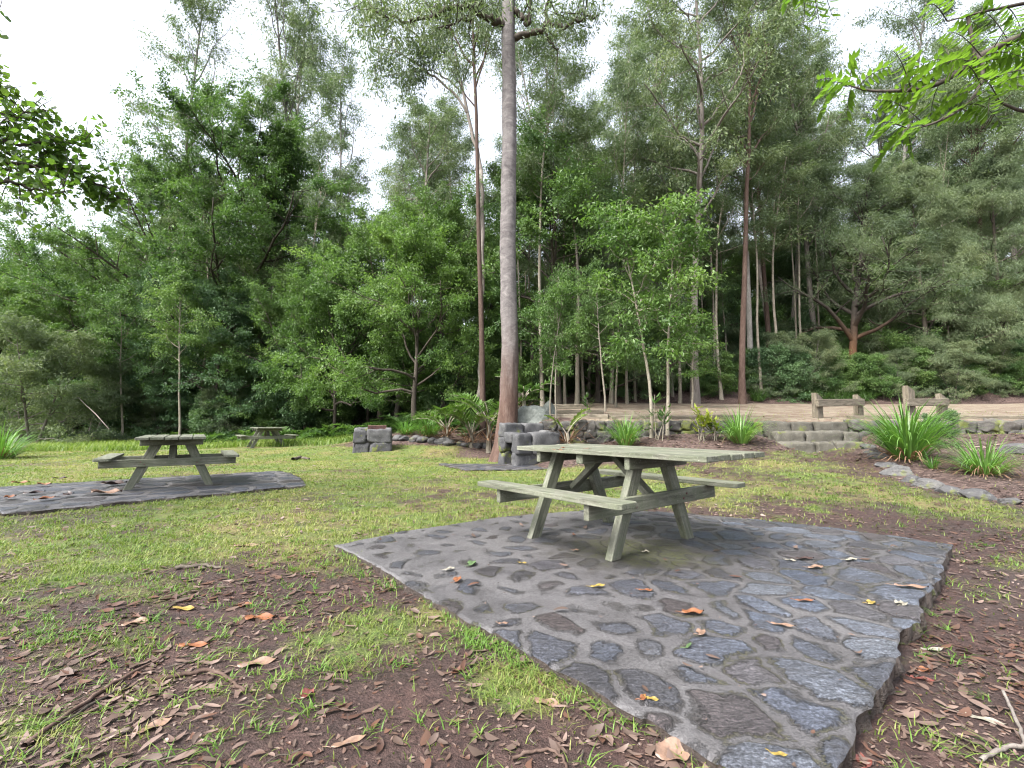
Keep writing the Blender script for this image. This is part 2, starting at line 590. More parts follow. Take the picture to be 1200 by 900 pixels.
def mulch_amount(x, y):
    b1 = sst(9.7, 10.5, y + .5 * (vnoise(x * .7, y * .7, 31) - .5)) * sst(.2, 1.0, x) * sst(9.2, 8.9, x) * sst(12.6, 12.3, y)
    b1 = b1 * (1 - sst(5.9, 6.3, x) * sst(8.9, 8.5, x) * .8)
    rx = np.interp(y, [4.0, 5.6, 6.4, 6.9, 8.2, 9.3, 10.2], [6.0, 5.95, 5.85, 5.7, 6.2, 6.6, 7.4])
    b2 = sst(-.05, .15, x - rx) * sst(4.2, 5.0, y) * sst(12, 11.3, y)
    b3 = sst(14.9, 15.8, y + .8 * (vnoise(x * .5, y * .5, 33) - .5)) * sst(2.0, 1.0, x) * sst(-6.3, -4.8, x)
    b4 = sst(12.8, 13.6, y) * sst(2.6, 1.2, x) * sst(-2.4, -.6, x)
    b5 = sst(20.5, 22.5, y) * sst(26, 25, y + .4 * np.sin(x)) * 0
    b6 = sst(25.3, 26.3, y + .6 * (vnoise(x * .4, y * .4, 35) - .5)) + sst(19.5, 23, y + .10 * x) * sst(-3, -6, x) * .8
    return np.clip(np.maximum.reduce([b1, b2, b3, b4, b5, b6]), 0, 1)


def gravel_amount(x, y):
    wob = .7 * (fbm(x * .5, y * .5, 41, 3) - .5)
    road = sst(-23, -21.5, x) * sst(-10.5, -12, x) * sst(46, 47, y) * sst(55, 54, y)
    return road + sst(.8, 2.4, x + wob) * sst(WALL_Y - .05, WALL_Y + .2, y) * sst(25.8, 24.6, y + wob)


def ground_mesh():
    u = np.linspace(-1, 1, 620)
    xs = 2.2 * np.sinh(u * math.asinh(600 / 2.2))
    a0, a1 = math.asinh(-40 / 2.0), math.asinh(700 / 2.0)
    ys = 2.2 + 2.0 * np.sinh(np.linspace(a0, a1, 640))
    X, Y = np.meshgrid(xs, ys)
    Z = gn(X, Y)
    pad = quad_uv(X, Y, PAD)
    Z = np.where(pad > .12, np.minimum(Z, -.10), Z)
    n, m = X.shape
    V = np.stack([X, Y, Z], -1).reshape(-1, 3)
    i = (np.arange(n - 1)[:, None] * m + np.arange(m - 1)[None, :])
    F = np.stack([i, i + 1, i + m + 1, i + m], -1).reshape(-1, 4)
    return V, F, X.ravel(), Y.ravel()


def ground_material():
    m, nt, b, out = mat('ground_soil')
    tc = nt.nodes.new('ShaderNodeTexCoord')
    P = tc.outputs['Object']
    n0 = noise_(nt, .7, 6, .7, .3, P); n1 = noise_(nt, 2.0, 6, .65, .2, P); n2 = noise_(nt, 14, 6, .7, .3, P); n3 = noise_(nt, 75, 4, .7, 0, P); n4 = noise_(nt, 260, 2, .6, 0, P)
    v = mth(nt, 'MULTIPLY_ADD', n2.outputs['Fac'], .6, mth(nt, 'MULTIPLY', n3.outputs['Fac'], .4))
    soil = ramp(nt, [(.3, (.016, .008, .007)), (.44, (.042, .022, .0185)), (.56, (.08, .044, .037)), (.7, (.15, .095, .08))], v).outputs[0]
    soil = mixc(nt, mrange(nt, n1.outputs['Fac'], .4, .62), soil, mixc(nt, .55, soil, (.05, .035, .033)))
    # thatch and turf between the modelled blades
    gc = ramp(nt, [(.28, (.03, .04, .014)), (.45, (.075, .115, .024)), (.6, (.135, .175, .042)), (.78, (.24, .23, .09))], mth(nt, 'MULTIPLY_ADD', n3.outputs['Fac'], .55, mth(nt, 'MULTIPLY', n2.outputs['Fac'], .45))).outputs[0]
    gm = mth(nt, 'ADD', attr(nt, 'grass'), mth(nt, 'MULTIPLY_ADD', n3.outputs['Fac'], .9, mth(nt, 'MULTIPLY_ADD', n2.outputs['Fac'], .7, -.8)))
    gm = mrange(nt, gm, .22, .95)
    gc = mixc(nt, mrange(nt, n0.outputs['Fac'], .42, .62), gc, mixc(nt, .6, gc, (.22, .15, .075)))
    col = mixc(nt, gm, soil, gc)
    # bark and leaf mulch
    vor = N(nt, 'ShaderNodeTexVoronoi', feature='F1'); vor.inputs['Scale'].default_value = 24
    nt.links.new(P, vor.inputs['Vector'])
    sepc = nt.nodes.new('ShaderNodeSeparateColor'); nt.links.new(vor.outputs['Color'], sepc.inputs[0])
    mc = ramp(nt, [(.0, (.022, .014, .012)), (.4, (.06, .037, .031)), (.75, (.115, .076, .065)), (1, (.2, .15, .13))], mth(nt, 'MULTIPLY_ADD', sepc.outputs[0], .7, mth(nt, 'MULTIPLY', n3.outputs['Fac'], .3))).outputs[0]
    mm = mrange(nt, mth(nt, 'ADD', attr(nt, 'mulch'), mth(nt, 'MULTIPLY_ADD', n2.outputs['Fac'], .5, -.25)), .3, .6)
    col = mixc(nt, mm, col, mc)
    # gravel path
    gr = ramp(nt, [(.25, (.12, .098, .07)), (.5, (.225, .188, .138)), (.75, (.35, .3, .23))], mth(nt, 'MULTIPLY_ADD', n3.outputs['Fac'], .6, mth(nt, 'MULTIPLY', n2.outputs['Fac'], .4))).outputs[0]
    leafy = mrange(nt, mth(nt, 'MULTIPLY_ADD', n1.outputs['Fac'], .7, mth(nt, 'MULTIPLY', n2.outputs['Fac'], .4)), .5, .62)
    gr = mixc(nt, mth(nt, 'MULTIPLY', leafy, .75), gr, (.11, .065, .045))
    gg = mrange(nt, mth(nt, 'ADD', attr(nt, 'gravel'), mth(nt, 'MULTIPLY_ADD', n2.outputs['Fac'], .6, -.3)), .3, .6)
    col = mixc(nt, gg, col, gr)
    nt.links.new(col, b.inputs['Base Color'])
    dry = mth(nt, 'MAXIMUM', mth(nt, 'MAXIMUM', gm, mm), gg)
    rw = mrange(nt, n1.outputs['Fac'], .42, .62, .78, .42)
    rr = mth(nt, 'MAXIMUM', rw, mth(nt, 'MULTIPLY', dry, .85))
    nt.links.new(rr, b.inputs['Roughness'])
    b.inputs['Specular IOR Level'].default_value = .35
    h = mth(nt, 'MULTIPLY_ADD', n3.outputs['Fac'], .5, mth(nt, 'MULTIPLY_ADD', n4.outputs['Fac'], .22, n2.outputs['Fac']))
    bump(nt, b, h, 1.0, .05)
    return m


V_, F_, X_, Y_ = ground_mesh()
ground = link('ground', np_mesh('ground', V_, F_, ground_material(), True,
              attrs={'grass': grass_amount(X_, Y_), 'mulch': mulch_amount(X_, Y_), 'gravel': gravel_amount(X_, Y_)}))
tag(ground, None, None, kind='structure')


# ------------------------------------------------------------------ crazy paving pads
def paving_material():
    m, nt, b, out = mat('crazy_paving')
    tc = nt.nodes.new('ShaderNodeTexCoord')
    P = tc.outputs['Object']
    n0 = noise_(nt, 1.5, 5, .6, .2, P); n1 = noise_(nt, 9, 6, .7, .3, P); n2 = noise_(nt, 45, 5, .7, .2, P); n3 = noise_(nt, 220, 3, .7, 0, P)
    tint = attr(nt, 'tint'); sdf = attr(nt, 'sdf'); moss = attr(nt, 'moss'); face = attr(nt, 'side')
    e = mth(nt, 'ADD', sdf, mth(nt, 'MULTIPLY_ADD', n2.outputs['Fac'], .07, mth(nt, 'MULTIPLY_ADD', n1.outputs['Fac'], .07, -.07)))
    stone = mth(nt, 'MULTIPLY', mrange(nt, e, -.010, .016), mrange(nt, n0.outputs['Fac'], .3, .5, .8, .97))
    # stone faces: slate blues, browns and greys, streaked by cleavage
    mp = nt.nodes.new('ShaderNodeMapping'); mp.inputs['Rotation'].default_value = (0, 0, .6); mp.inputs['Scale'].default_value = (1, 3.2, 1)
    nt.links.new(P, mp.inputs['Vector'])
    n5 = noise_(nt, 16, 7, .72, .8, mp.outputs[0])
    base = ramp(nt, [(0, (.056, .046, .046)), (.2, (.045, .045, .051)), (.4, (.066, .074, .092)), (.6, (.054, .065, .088)), (.75, (.085, .09, .1)), (.9, (.072, .082, .105)), (1, (.074, .064, .063))], tint).outputs[0]
    var = ramp(nt, [(.28, (.4, .4, .42)), (.46, (.88, .88, .9)), (.62, (1.5, 1.5, 1.52)), (.78, (2.4, 2.38, 2.3))], n5.outputs['Fac']).outputs[0]
    sc = mixc(nt, 1.0, base, var, 'MULTIPLY')
    sc = mixc(nt, 1.0, sc, mixc(nt, attr(nt, 'blue'), (.68, .64, .63), (.97, .995, 1.04)), 'MULTIPLY')
    # cement between: sandy grey with darker damp patches
    n6 = noise_(nt, 3.2, 6, .7, .6, P); n7 = noise_(nt, 95, 4, .75, .2, P)
    v = mth(nt, 'MULTIPLY_ADD', n7.outputs['Fac'], .4, mth(nt, 'MULTIPLY_ADD', n2.outputs['Fac'], .3, mth(nt, 'MULTIPLY', n6.outputs['Fac'], .3)))
    mc = ramp(nt, [(.36, (.026, .024, .024)), (.44, (.06, .057, .059)), (.52, (.103, .099, .102)), (.6, (.152, .147, .15)), (.68, (.24, .232, .23))], v).outputs[0]
    # grit speckle on the stones too
    grit = ramp(nt, [(.38, (.4, .4, .42)), (.5, (.95, .95, .95)), (.6, (1.8, 1.8, 1.76)), (.7, (2.6, 2.6, 2.5))], n7.outputs['Fac']).outputs[0]
    sc = mixc(nt, 1.0, sc, grit, 'MULTIPLY')
    col = mixc(nt, stone, mc, sc)
    joint = mth(nt, 'MULTIPLY', mrange(nt, e, -.012, -.001), mrange(nt, e, .001, .010, 1, 0))
    jf = mth(nt, 'MULTIPLY', joint, mrange(nt, n1.outputs['Fac'], .42, .56))
    jc = mixc(nt, mrange(nt, n0.outputs['Fac'], .5, .56), (.035, .03, .026), (.10, .095, .035))
    col = mixc(nt, mth(nt, 'MULTIPLY', jf, .6), col, jc)
    damp = mrange(nt, n0.outputs['Fac'], .4, .6)
    col = mixc(nt, mth(nt, 'MULTIPLY', damp, .5), col, mixc(nt, 1.0, col, (.5, .49, .52), 'MULTIPLY'))
    stain = mrange(nt, n6.outputs['Fac'], .52, .62)
    col = mixc(nt, mth(nt, 'MULTIPLY', stain, .35), col, (.035, .031, .03))
    # moss and stains; the dark tone also paints in shade under the tables
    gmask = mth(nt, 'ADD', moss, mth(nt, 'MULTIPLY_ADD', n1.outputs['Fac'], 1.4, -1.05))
    grime_shade = mrange(nt, gmask, .0, .5)
    col = mixc(nt, mth(nt, 'MULTIPLY', grime_shade, .7), col, (.032, .029, .024))
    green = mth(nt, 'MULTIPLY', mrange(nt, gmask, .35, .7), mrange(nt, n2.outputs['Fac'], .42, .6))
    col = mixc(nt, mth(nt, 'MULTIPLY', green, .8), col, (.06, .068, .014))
    side = mixc(nt, n2.outputs['Fac'], (.035, .026, .023), (.12, .09, .075))
    side = mixc(nt, mrange(nt, n1.outputs['Fac'], .56, .64), side, (.07, .085, .018))
    col = mixc(nt, face, col, side)
    nt.links.new(col, b.inputs['Base Color'])
    rg = mixc(nt, stone, mth(nt, 'MULTIPLY_ADD', n6.outputs['Fac'], .6, .18), mth(nt, 'MULTIPLY_ADD', n5.outputs['Fac'], .55, .1))
    nt.links.new(rg, b.inputs['Roughness'])
    b.inputs['Specular IOR Level'].default_value = .5
    hh = mth(nt, 'MULTIPLY_ADD', mth(nt, 'MULTIPLY', n5.outputs['Fac'], stone), .9, mth(nt, 'MULTIPLY', n3.outputs['Fac'], .25))
    hh = mth(nt, 'MULTIPLY_ADD', n7.outputs['Fac'], .5, mth(nt, 'MULTIPLY_ADD', stone, .25, hh))
    hh = mth(nt, 'MULTIPLY_ADD', joint, -.7, hh)
    bump(nt, b, hh, 1.0, .016)
    return m


PAVE = paving_material()


def pad_mesh(name, Q, res, seed, cell, z=0.0, thick=.16, fill=None, bulge=.0, mossy=None, jag=.03, dark=0.0):
    B, Rr, K, L = (np.array(Q[k], float) for k in 'BRKL')
    u = np.linspace(0, 1, res); U, W = np.meshgrid(u, u)
    P = ((1 - U) * (1 - W))[..., None] * B + (U * (1 - W))[..., None] * Rr + (U * W)[..., None] * K + ((1 - U) * W)[..., None] * L
    c = (B + Rr + K + L) / 4
    # irregular outline: each rim is nudged in and out by whole-stone steps
    dpt = np.minimum.reduce([U, 1 - U, W, 1 - W])
    f = np.clip(1 - dpt / .04, 0, 1) ** 2
    along = np.where(np.minimum(U, 1 - U) < np.minimum(W, 1 - W), W + 10 * (U > .5), U + 20 + 10 * (W > .5))
    off = jag * 2.2 * (fbm(along * 11, along * 0 + 3, seed, 3) - .5) + .016 * (vnoise(along * 70, along * 0, seed) - .5)
    nd = P - c; nd /= np.linalg.norm(nd, axis=-1)[..., None] + 1e-9
    P = P + nd * (off * f)[..., None]
    bl = bulge * (1 - (2 * U - 1) ** 2) * W ** 3 + bulge * (1 - (2 * W - 1) ** 2) * U ** 3
    P = P + nd * bl[..., None]
    X, Y = P[..., 0], P[..., 1]
    # stones: jittered cells, each with its own size
    rng = np.random.default_rng(seed)
    wx = X + .26 * (fbm(X * 3.1, Y * 3.1, seed + 1, 4) - .5); wy = Y + .26 * (fbm(X * 3.1, Y * 3.1, seed + 9, 4) - .5)
    gx = wx / cell; gy = wy / cell
    ix = np.floor(gx).astype(int); iy = np.floor(gy).astype(int)
    d1 = np.full(X.shape, 9.); d2 = np.full(X.shape, 9.); idv = np.zeros(X.shape); sx = np.zeros(X.shape); sy = np.zeros(X.shape)

    def hsh(a, b, k):
        return np.modf(np.abs(np.sin(a * 127.1 + b * 311.7 + k * 74.7 + seed) * 43758.5453))[0]
    for dx in range(-2, 3):
        for dy in range(-2, 3):
            a = ix + dx; b = iy + dy
            cx = a + .15 + .7 * hsh(a, b, 1) + .5 * (b % 2); cy = b + .15 + .7 * hsh(a, b, 2)
            r = np.hypot(gx - cx, gy - cy)
            new = r < d1
            d2 = np.where(new, d1, np.minimum(d2, r))
            idv = np.where(new, hsh(a, b, 3), idv); sx = np.where(new, cx, sx); sy = np.where(new, cy, sy)
            d1 = np.where(new, r, d1)
    edge = (d2 - d1) * .5 * cell
    rad = (.62 - d1) * cell
    fl = fill(sx * cell, sy * cell) if fill else np.full(X.shape, .6)
    fl = np.clip(fl + .5 * (hsh(np.round(sx * 50), np.round(sy * 50), 5) - .5), 0, 1)
    sdf = np.minimum(edge - .014 - .085 * (1 - fl), rad + .10 * fl - .02)
    rimd = np.minimum.reduce([U, 1 - U, W, 1 - W]) * np.linalg.norm(K - B) * .7
    mask = sst(-.004, .008, sdf)
    Z = z + .005 * mask + .012 * (fbm(X * 1.3, Y * 1.3, seed + 3, 3) - .5) + mask * .010 * (fbm(X * 9, Y * 9, seed + 5, 3) - .5) + mask * .007 * (hsh(np.round(sx * 50), np.round(sy * 50), 7) - .5)
    Z = Z - .010 * np.clip(1 - rimd / .014, 0, 1) ** 2
    n = res
    V = np.stack([X, Y, Z], -1).reshape(-1, 3)
    i = (np.arange(n - 1)[:, None] * n + np.arange(n - 1)[None, :])
    F = np.stack([i, i + 1, i + n + 1, i + n], -1).reshape(-1, 4)
    ring = np.concatenate([np.arange(n), np.arange(1, n) * n + n - 1, (n - 1) * n + np.arange(n - 2, -1, -1), np.arange(n - 2, 0, -1) * n])
    m = len(ring)
    nrm = (V[ring, :2] - c); nrm /= np.linalg.norm(nrm, axis=1)[:, None]
    top2 = V[ring].copy()
    rows = [V, top2]
    for t in (.25, .5, .75, 1.0):
        r = V[ring].copy(); r[:, 2] = V[ring, 2] - thick * t
        r[:, :2] += nrm * (-.012 * math.sin(t * 3) + .06 * (vnoise(np.arange(m) * .12, np.full(m, t * 5), seed)[:, None] - .5) + .03 * (vnoise(np.arange(m) * .5, np.full(m, t * 9), seed + 2)[:, None] - .5))
        rows.append(r)
    Fs = [F]
    b0 = n * n
    k = np.arange(m); k1 = (k + 1) % m
    for q in range(4):
        a = b0 + q * m; bb = b0 + (q + 1) * m
        Fs.append(np.stack([a + k, bb + k, bb + k1, a + k1], 1))
    tot = n * n + 5 * m
    side = np.zeros(tot); side[n * n:] = 1
    A = {}
    for nm, v in (('sdf', sdf.ravel()), ('tint', idv.ravel()), ('moss', (mossy(X, Y) if mossy else np.zeros(X.shape)).ravel() + dark)):  # 'moss' carries the painted table shade as well as moss
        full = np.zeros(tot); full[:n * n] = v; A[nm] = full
    A['side'] = side
    bl_ = np.zeros(tot); bl_[:n * n] = (sst(.2, 1.0, (X - .35 * Y + .6) + .5 * (fbm(X * 1.2, Y * 1.2, seed + 21, 3) - .5))).ravel(); A['blue'] = bl_
    me = np_mesh(name, np.concatenate(rows), [np.concatenate(Fs)], PAVE, True, attrs=A)
    return tag(link(name, me), None, None, kind='structure')


def fill1(x, y):
    return np.clip(.74 + .20 * (x - .25 * y) - .06 * (y - 2.4), .3, .97)


def moss_shade1(x, y):  # moss, plus shade painted under the near table and towards its front right
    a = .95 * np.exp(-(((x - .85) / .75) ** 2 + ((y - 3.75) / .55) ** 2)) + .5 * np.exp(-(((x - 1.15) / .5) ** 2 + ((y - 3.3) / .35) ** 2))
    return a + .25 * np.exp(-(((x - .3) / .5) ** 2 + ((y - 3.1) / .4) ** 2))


pad_mesh('paved_pad', PAD, 440, 4, .245, 0.0, .17, fill1, .28, moss_shade1, .035)
PAD2 = dict(B=(-5.35, 5.05), R=(-3.15, 7.35), K=(-4.55, 9.45), L=(-7.9, 6.9))
pad_mesh('paved_pad', PAD2, 170, 11, .42, .005, .14, lambda x, y: x * 0 + .6, .1, lambda x, y: .35 * np.exp(-(((x + 5.2) / .9) ** 2 + ((y - 7.3) / .8) ** 2)), .05)
PAD3 = dict(B=(-.95, 9.75), R=(.75, 9.95), K=(.9, 10.9), L=(-1.75, 11.2))
pad_mesh('paved_pad', PAD3, 90, 17, .4, .0, .1, lambda x, y: x * 0 + .5, .12, None, .05, .35)



# ------------------------------------------------------------------ stone pieces
def cube_grid(n):
    bm = bmesh.new()
    bmesh.ops.create_cube(bm, size=1)
    bmesh.ops.subdivide_edges(bm, edges=bm.edges[:], cuts=n, use_grid_fill=True)
    bm.verts.index_update()
    V = np.array([v.co[:] for v in bm.verts]); F = np.array([[v.index for v in f.verts] for f in bm.faces])
    bm.free()
    return V, F


CG4 = cube_grid(4); CG7 = cube_grid(7)


def rough_block(mb, x0, x1, y0, y1, z0, z1, seed, rnd=.35, amp=.02, M=None, grid=None):
    """A hewn stone: rounded, knocked about, never a plain box."""
    V, F = grid or CG4
    V = V.copy() * 2
    s = V / np.linalg.norm(V, axis=1)[:, None]
    m4 = (np.abs(V) ** 5).sum(1) ** (1 / 5.0)
    V = V * (1 - rnd) + rnd * (V / m4[:, None]) * .98
    rng = np.random.default_rng(seed)
    for _ in range(3):                          # a few flat chips
        n = rng.normal(size=3); n /= np.linalg.norm(n)
        d = np.abs(n).sum() * rng.uniform(.72, .92)
        k = V @ n - d
        V = V - np.where(k > 0, k, 0)[:, None] * n
    sz = np.array([x1 - x0, y1 - y0, z1 - z0]) / 2
    P = V * sz
    q = seed * 3.7
    for ax in range(3):
        P[:, ax] += amp * 2 * (fbm(P[:, (ax + 1) % 3] * 7 + P[:, ax] * 3 + q, P[:, (ax + 2) % 3] * 7 + q * 1.3, seed % 97 + ax, 3) - .5)
    P = P + np.array([(x0 + x1) / 2, (y0 + y1) / 2, (z0 + z1) / 2])
    if M is not None:
        P = P @ np.array(M.to_3x3()).T + np.array(M.translation)
    mb.add(P, F)


def masonry(mb, x0, x1, y0, y1, z0, z1, rows, seed, lmin=.2, lmax=.45, amp=.015, rot=.06):
    """Courses of irregular stones filling a box whose long side is x."""
    rng = np.random.default_rng(seed)
    hs_ = rng.uniform(.75, 1.25, rows); hs_ = hs_ / hs_.sum() * (z1 - z0)
    z = z0
    for r in range(rows):
        x = x0; zt = z + hs_[r]
        while x < x1 - 1e-6:
            L = rng.uniform(lmin, lmax)
            if x1 - x - L < lmin * .7:
                L = x1 - x
            j = rng.uniform(-.02, .02, 4)
            c = ((x + L / 2), (y0 + y1) / 2, (z + zt) / 2); e = rng.normal(size=3) * rot
            M = Matrix.Translation(c) @ Euler((e[0] * .5, e[1], e[2] * .6)).to_matrix().to_4x4() @ Matrix.Translation((-c[0], -c[1], -c[2]))
            kz = rng.uniform(-.14, .14) * (zt - z)
            rough_block(mb, x + .004, x + L - .004, y0 + j[0] * 1.6, y1 + j[1], z - .01 + min(kz, 0), zt + .004 + max(kz, 0) * (r < rows - 1) + (j[2] if r == rows - 1 else 0), int(rng.integers(1e6)), rng.uniform(.3, .6), amp, M, CG7)
            x += L
        z = zt


def rock(seed, size, flat=.6, facets=9, sub=3, amp=.04):
    bm = bmesh.new()
    bmesh.ops.create_icosphere(bm, subdivisions=sub, radius=1)
    bm.verts.index_update()
    V = np.array([v.co[:] for v in bm.verts]); F = np.array([[v.index for v in f.verts] for f in bm.faces])
    bm.free()
    rng = np.random.default_rng(seed)
    Nn = rng.normal(size=(facets, 3)); Nn /= np.linalg.norm(Nn, axis=1)[:, None]
    d = rng.uniform(.62, .9, facets)
    d = np.minimum(d, .82)
    dots = V @ Nn.T
    rr = np.min(np.where(dots > .05, d / np.maximum(dots, .05), 9), axis=1)
    rr = np.minimum(rr, 1.05)
    P = V * rr[:, None]
    P += amp * (fbm(P[:, 0] * 4 + seed, P[:, 1] * 4 + P[:, 2] * 3, seed % 50, 3)[:, None] - .5) * 2 * V
    P = P * np.array(size) * np.array([1, 1, flat])
    return P, F


# ------------------------------------------------------------------ boards and tables
_bseed = [0]


def board(mb, p0, p1, wid, thick, up=(0, 0, 1), chamfer=0.0, bev=.005, zmin=None, sub=6):
    """A sawn board from p0 to p1; wid = sideways, thick = along up. Records its own grain coordinates."""
    _bseed[0] += 1
    p0 = Vector(p0); p1 = Vector(p1)
    ax = p1 - p0; L = ax.length; ax.normalize()
    sd_ = ax.cross(Vector(up)).normalized(); th = sd_.cross(ax).normalized()
    bm = bmesh.new()
    if chamfer:
        c = chamfer
        pts = [(c, -wid / 2), (L - c, -wid / 2), (L, -wid / 2 + c), (L, wid / 2 - c), (L - c, wid / 2), (c, wid / 2), (0, wid / 2 - c), (0, -wid / 2 + c)]
        lo = [bm.verts.new((x, y, -thick / 2)) for x, y in pts]
        hi = [bm.verts.new((x, y, thick / 2)) for x, y in pts]
        bm.faces.new(lo[::-1]); bm.faces.new(hi)
        for i in range(8):
            j = (i + 1) % 8
            bm.faces.new((lo[i], lo[j], hi[j], hi[i]))
    else:
        bmesh.ops.create_cube(bm, size=1)
        for v in bm.verts:
            v.co = Vector(((v.co.x + .5) * L, v.co.y * wid, v.co.z * thick))
    bmesh.ops.bevel(bm, geom=bm.edges[:], offset=bev, segments=2, affect='EDGES', profile=.5)
    bm.verts.index_update()
    Q = np.array([v.co[:] for v in bm.verts])
    fs = {}
    for f in bm.faces:
        fs.setdefault(len(f.verts), []).append([v.index for v in f.verts])
    bm.free()
    A = np.array((ax, sd_, th))
    W = Q @ A + np.array(p0)
    if zmin is not None:
        W[:, 2] = np.maximum(W[:, 2], zmin)
    o = _bseed[0] * 3.173
    mb.add(W, *[np.array(v) for v in fs.values()], gx=Q[:, 0] + o, gy=Q[:, 1] + o * .37, gz=Q[:, 2] + o * .11)


TW = MATS['table_timber']


def make_table(label, loc, rz, top_off=.0, seat_off=.0):
    t = thing('picnic_table', label, 'picnic table', loc, rz, 'timber picnic tables on the lawn')
    L, W, zt, zs, so, sw, fs, fl, Ls = 1.80, .823, .739, .457, .847, .19, .468, .41, 1.49
    m = MB(); nb = 5; bw = W / nb
    for i in range(nb):
        b = -W / 2 + bw * (i + .5)
        dz = .002 * math.sin(i * 2.3)
        board(m, (-L / 2 + top_off + .004 * math.sin(i * 3), b, zt - .0185 + dz), (L / 2 + top_off + .005 * math.sin(i * 5), b, zt - .0185 + dz), bw - .011, .037, bev=.005)
    m.build('tabletop', TW, t)
    for s in (-1, 1):
        m = MB()
        b = s * (so - sw / 2)
        board(m, (-Ls / 2 + (seat_off if s < 0 else 0), b, zs - .018), (Ls / 2 + (seat_off if s < 0 else 0), b, zs - .018), sw, .036, chamfer=.022, bev=.004)
        m.build('bench_seat', TW, t)
    for e in (-1, 1):
        a = e * fl
        for s in (-1, 1):
            m = MB()
            d = Vector((0, s * (.17 - fs), .70)).normalized()
            board(m, Vector((a, s * fs, 0)) - d * .05, (a, s * .17, .70), .06, .112, up=(0, s * 1, .41), bev=.005, zmin=0.0)
            m.build('leg', TW, t)
        m = MB()
        ao = a + e * (.03 + .0235)
        board(m, (ao, -so + .03, .366), (ao, so - .03, .366), .045, .108, bev=.005)
        m.build('seat_beam', TW, t)
        m = MB()
        board(m, (ao, -W / 2 + .03, .655), (ao, W / 2 - .03, .655), .045, .09, bev=.008)
        m.build('tabletop_batten', TW, t)
        m = MB()
        board(m, (e * (fl + .005), 0, .37), (e * .045, 0, .685), .085, .045, up=(0, 0, 1), bev=.004)
        m.build('diagonal_brace', TW, t)
        for s in (-1, 1):
            for k in (-.022, .022):
                m = MB()
                V, F, T = tube([(ao + e * .0215, s * (.335 + k), .366 + k * .8), (ao + e * .030, s * (.335 + k), .366 + k * .8)], .009, 8)
                m.add(V, F, T)
                m.build('bolt', MATS['rusty_iron'], t)
    m = MB()
    board(m, (0, -W / 2 + .04, .662), (0, W / 2 - .04, .662), .07, .078, bev=.008)
    m.build('tabletop_batten', TW, t)
    return t


make_table('nearest picnic table, weathered greenish timber, on the big crazy paved pad', (.815, 4.009, .003), -.881, .178, .015)
make_table('picnic table seen end on at the left, on its own grey paved pad', (-5.25, 7.40, .012), -.984)
x3 = px_x(314, 17.9)
make_table('small far picnic table out on the grass before the ferny forest edge', (x3, 17.9, g1(x3, 17.9) - .01), -.95).scale = (1.12, 1.12, 1.0)


# ------------------------------------------------------------------ barbecues
def make_barbecue(name, label, loc, rz, seed, sc=1.0, plate=False, tall=.97):
    t = thing(name, label, 'barbecue', loc, rz, 'stone wood barbecues', sc)
    st = MATS['barbecue_stone']
    m = MB(); masonry(m, 0, 1.25, 0, .27, -.12, .76, 2, seed, .4, .85, .035, .012); m.build('side_wall', st, t, True)
    m = MB(); masonry(m, 0, 1.22, .53, .80, -.12, tall, 3, seed + 1, .4, .85, .035, .012); m.build('side_wall', st, t, True)
    m = MB(); m.box(.05, 1.2, .05, .22, -.1, .70); m.box(.05, 1.17, .58, .75, -.1, tall - .06); m.build('rubble_core', MATS['soot'], t)
    m = MB()
    rough_block(m, 1.0, 1.24, .26, .54, -.12, .40, seed + 2, .35, .02); rough_block(m, 1.0, 1.23, .27, .535, .40, .80, seed + 3, .35, .02)
    m.build('back_wall', st, t, True)
    m = MB(); rough_block(m, .01, .26, .25, .55, .52, .77, seed + 4, .3, .015); m.build('lintel', st, t, True)
    m = MB(); m.box(.1, 1.0, .262, .536, -.1, .06); m.build('hearth', MATS['soot'], t)
    m = MB(); m.box(.27, .99, .255, .545, .50, .515); m.build('cooking_plate', MATS['rusty_iron'], t)
    if plate:
        m = MB(); m.bar((.45, .46, .70), (1.05, .46, .70), .02, .42, (0, -.35, 1), .004); m.build('smoke_hood', MATS['rusty_iron'], t)
    return t


pb = on_z(606, 548, -.03)
make_barbecue('stone_barbecue', 'larger stone barbecue at the foot of the big gum, blocky with tall back wall', (pb.x, pb.y, -.03), R(35), 50)
xq = px_x(414, 14.2)
make_barbecue('stone_barbecue', 'smaller stone barbecue with a rusty metal hood, near the far picnic table', (xq, 14.2, g1(xq, 14.2)), R(14), 73, .92, True, .82)
# leaning boulder and rock pile behind the big barbecue
m = MB()
P, F = rock(5, (.8, .55, .85), .9, 6, 5, .10); m.add(P, F)
o = m.build('boulder', MATS['boulder_stone'], None, False, (px_x(621, 12.9), 12.9, .62))
tag(o, 'big pale lichened boulder leaning behind the larger barbecue', 'boulder'); o.rotation_euler = (.2, -.35, .4)
m = MB()
P, F = rock(9, (.32, .3, .75), 1.0, 6, 4, .10); m.add(P, F)
o = m.build('boulder', MATS['boulder_stone'], None, False, (px_x(641, 13.6), 13.6, .85))
tag(o, 'narrow upright grey rock beside the big pale boulder', 'boulder'); o.rotation_euler = (.05, .25, .9)


# ------------------------------------------------------------------ retaining walls, steps, sleepers
def make_wall(label, x0, x1, zb, zt, rows, seed, y=WALL_Y):
    t = thing('retaining_wall', label, 'stone wall', (x0, y, 0), 0)
    m = MB(); masonry(m, 0, x1 - x0, -.33, .16, zb, zt, rows, seed, .16, .7, .05, .09); m.build('stonework', MATS['wall_stone'], t, True)
    m = MB(); m.box(.02, x1 - x0 - .02, -.24, .30, zb, zt - .05); m.build('rubble_core', MATS['mortar'], t)
    return t


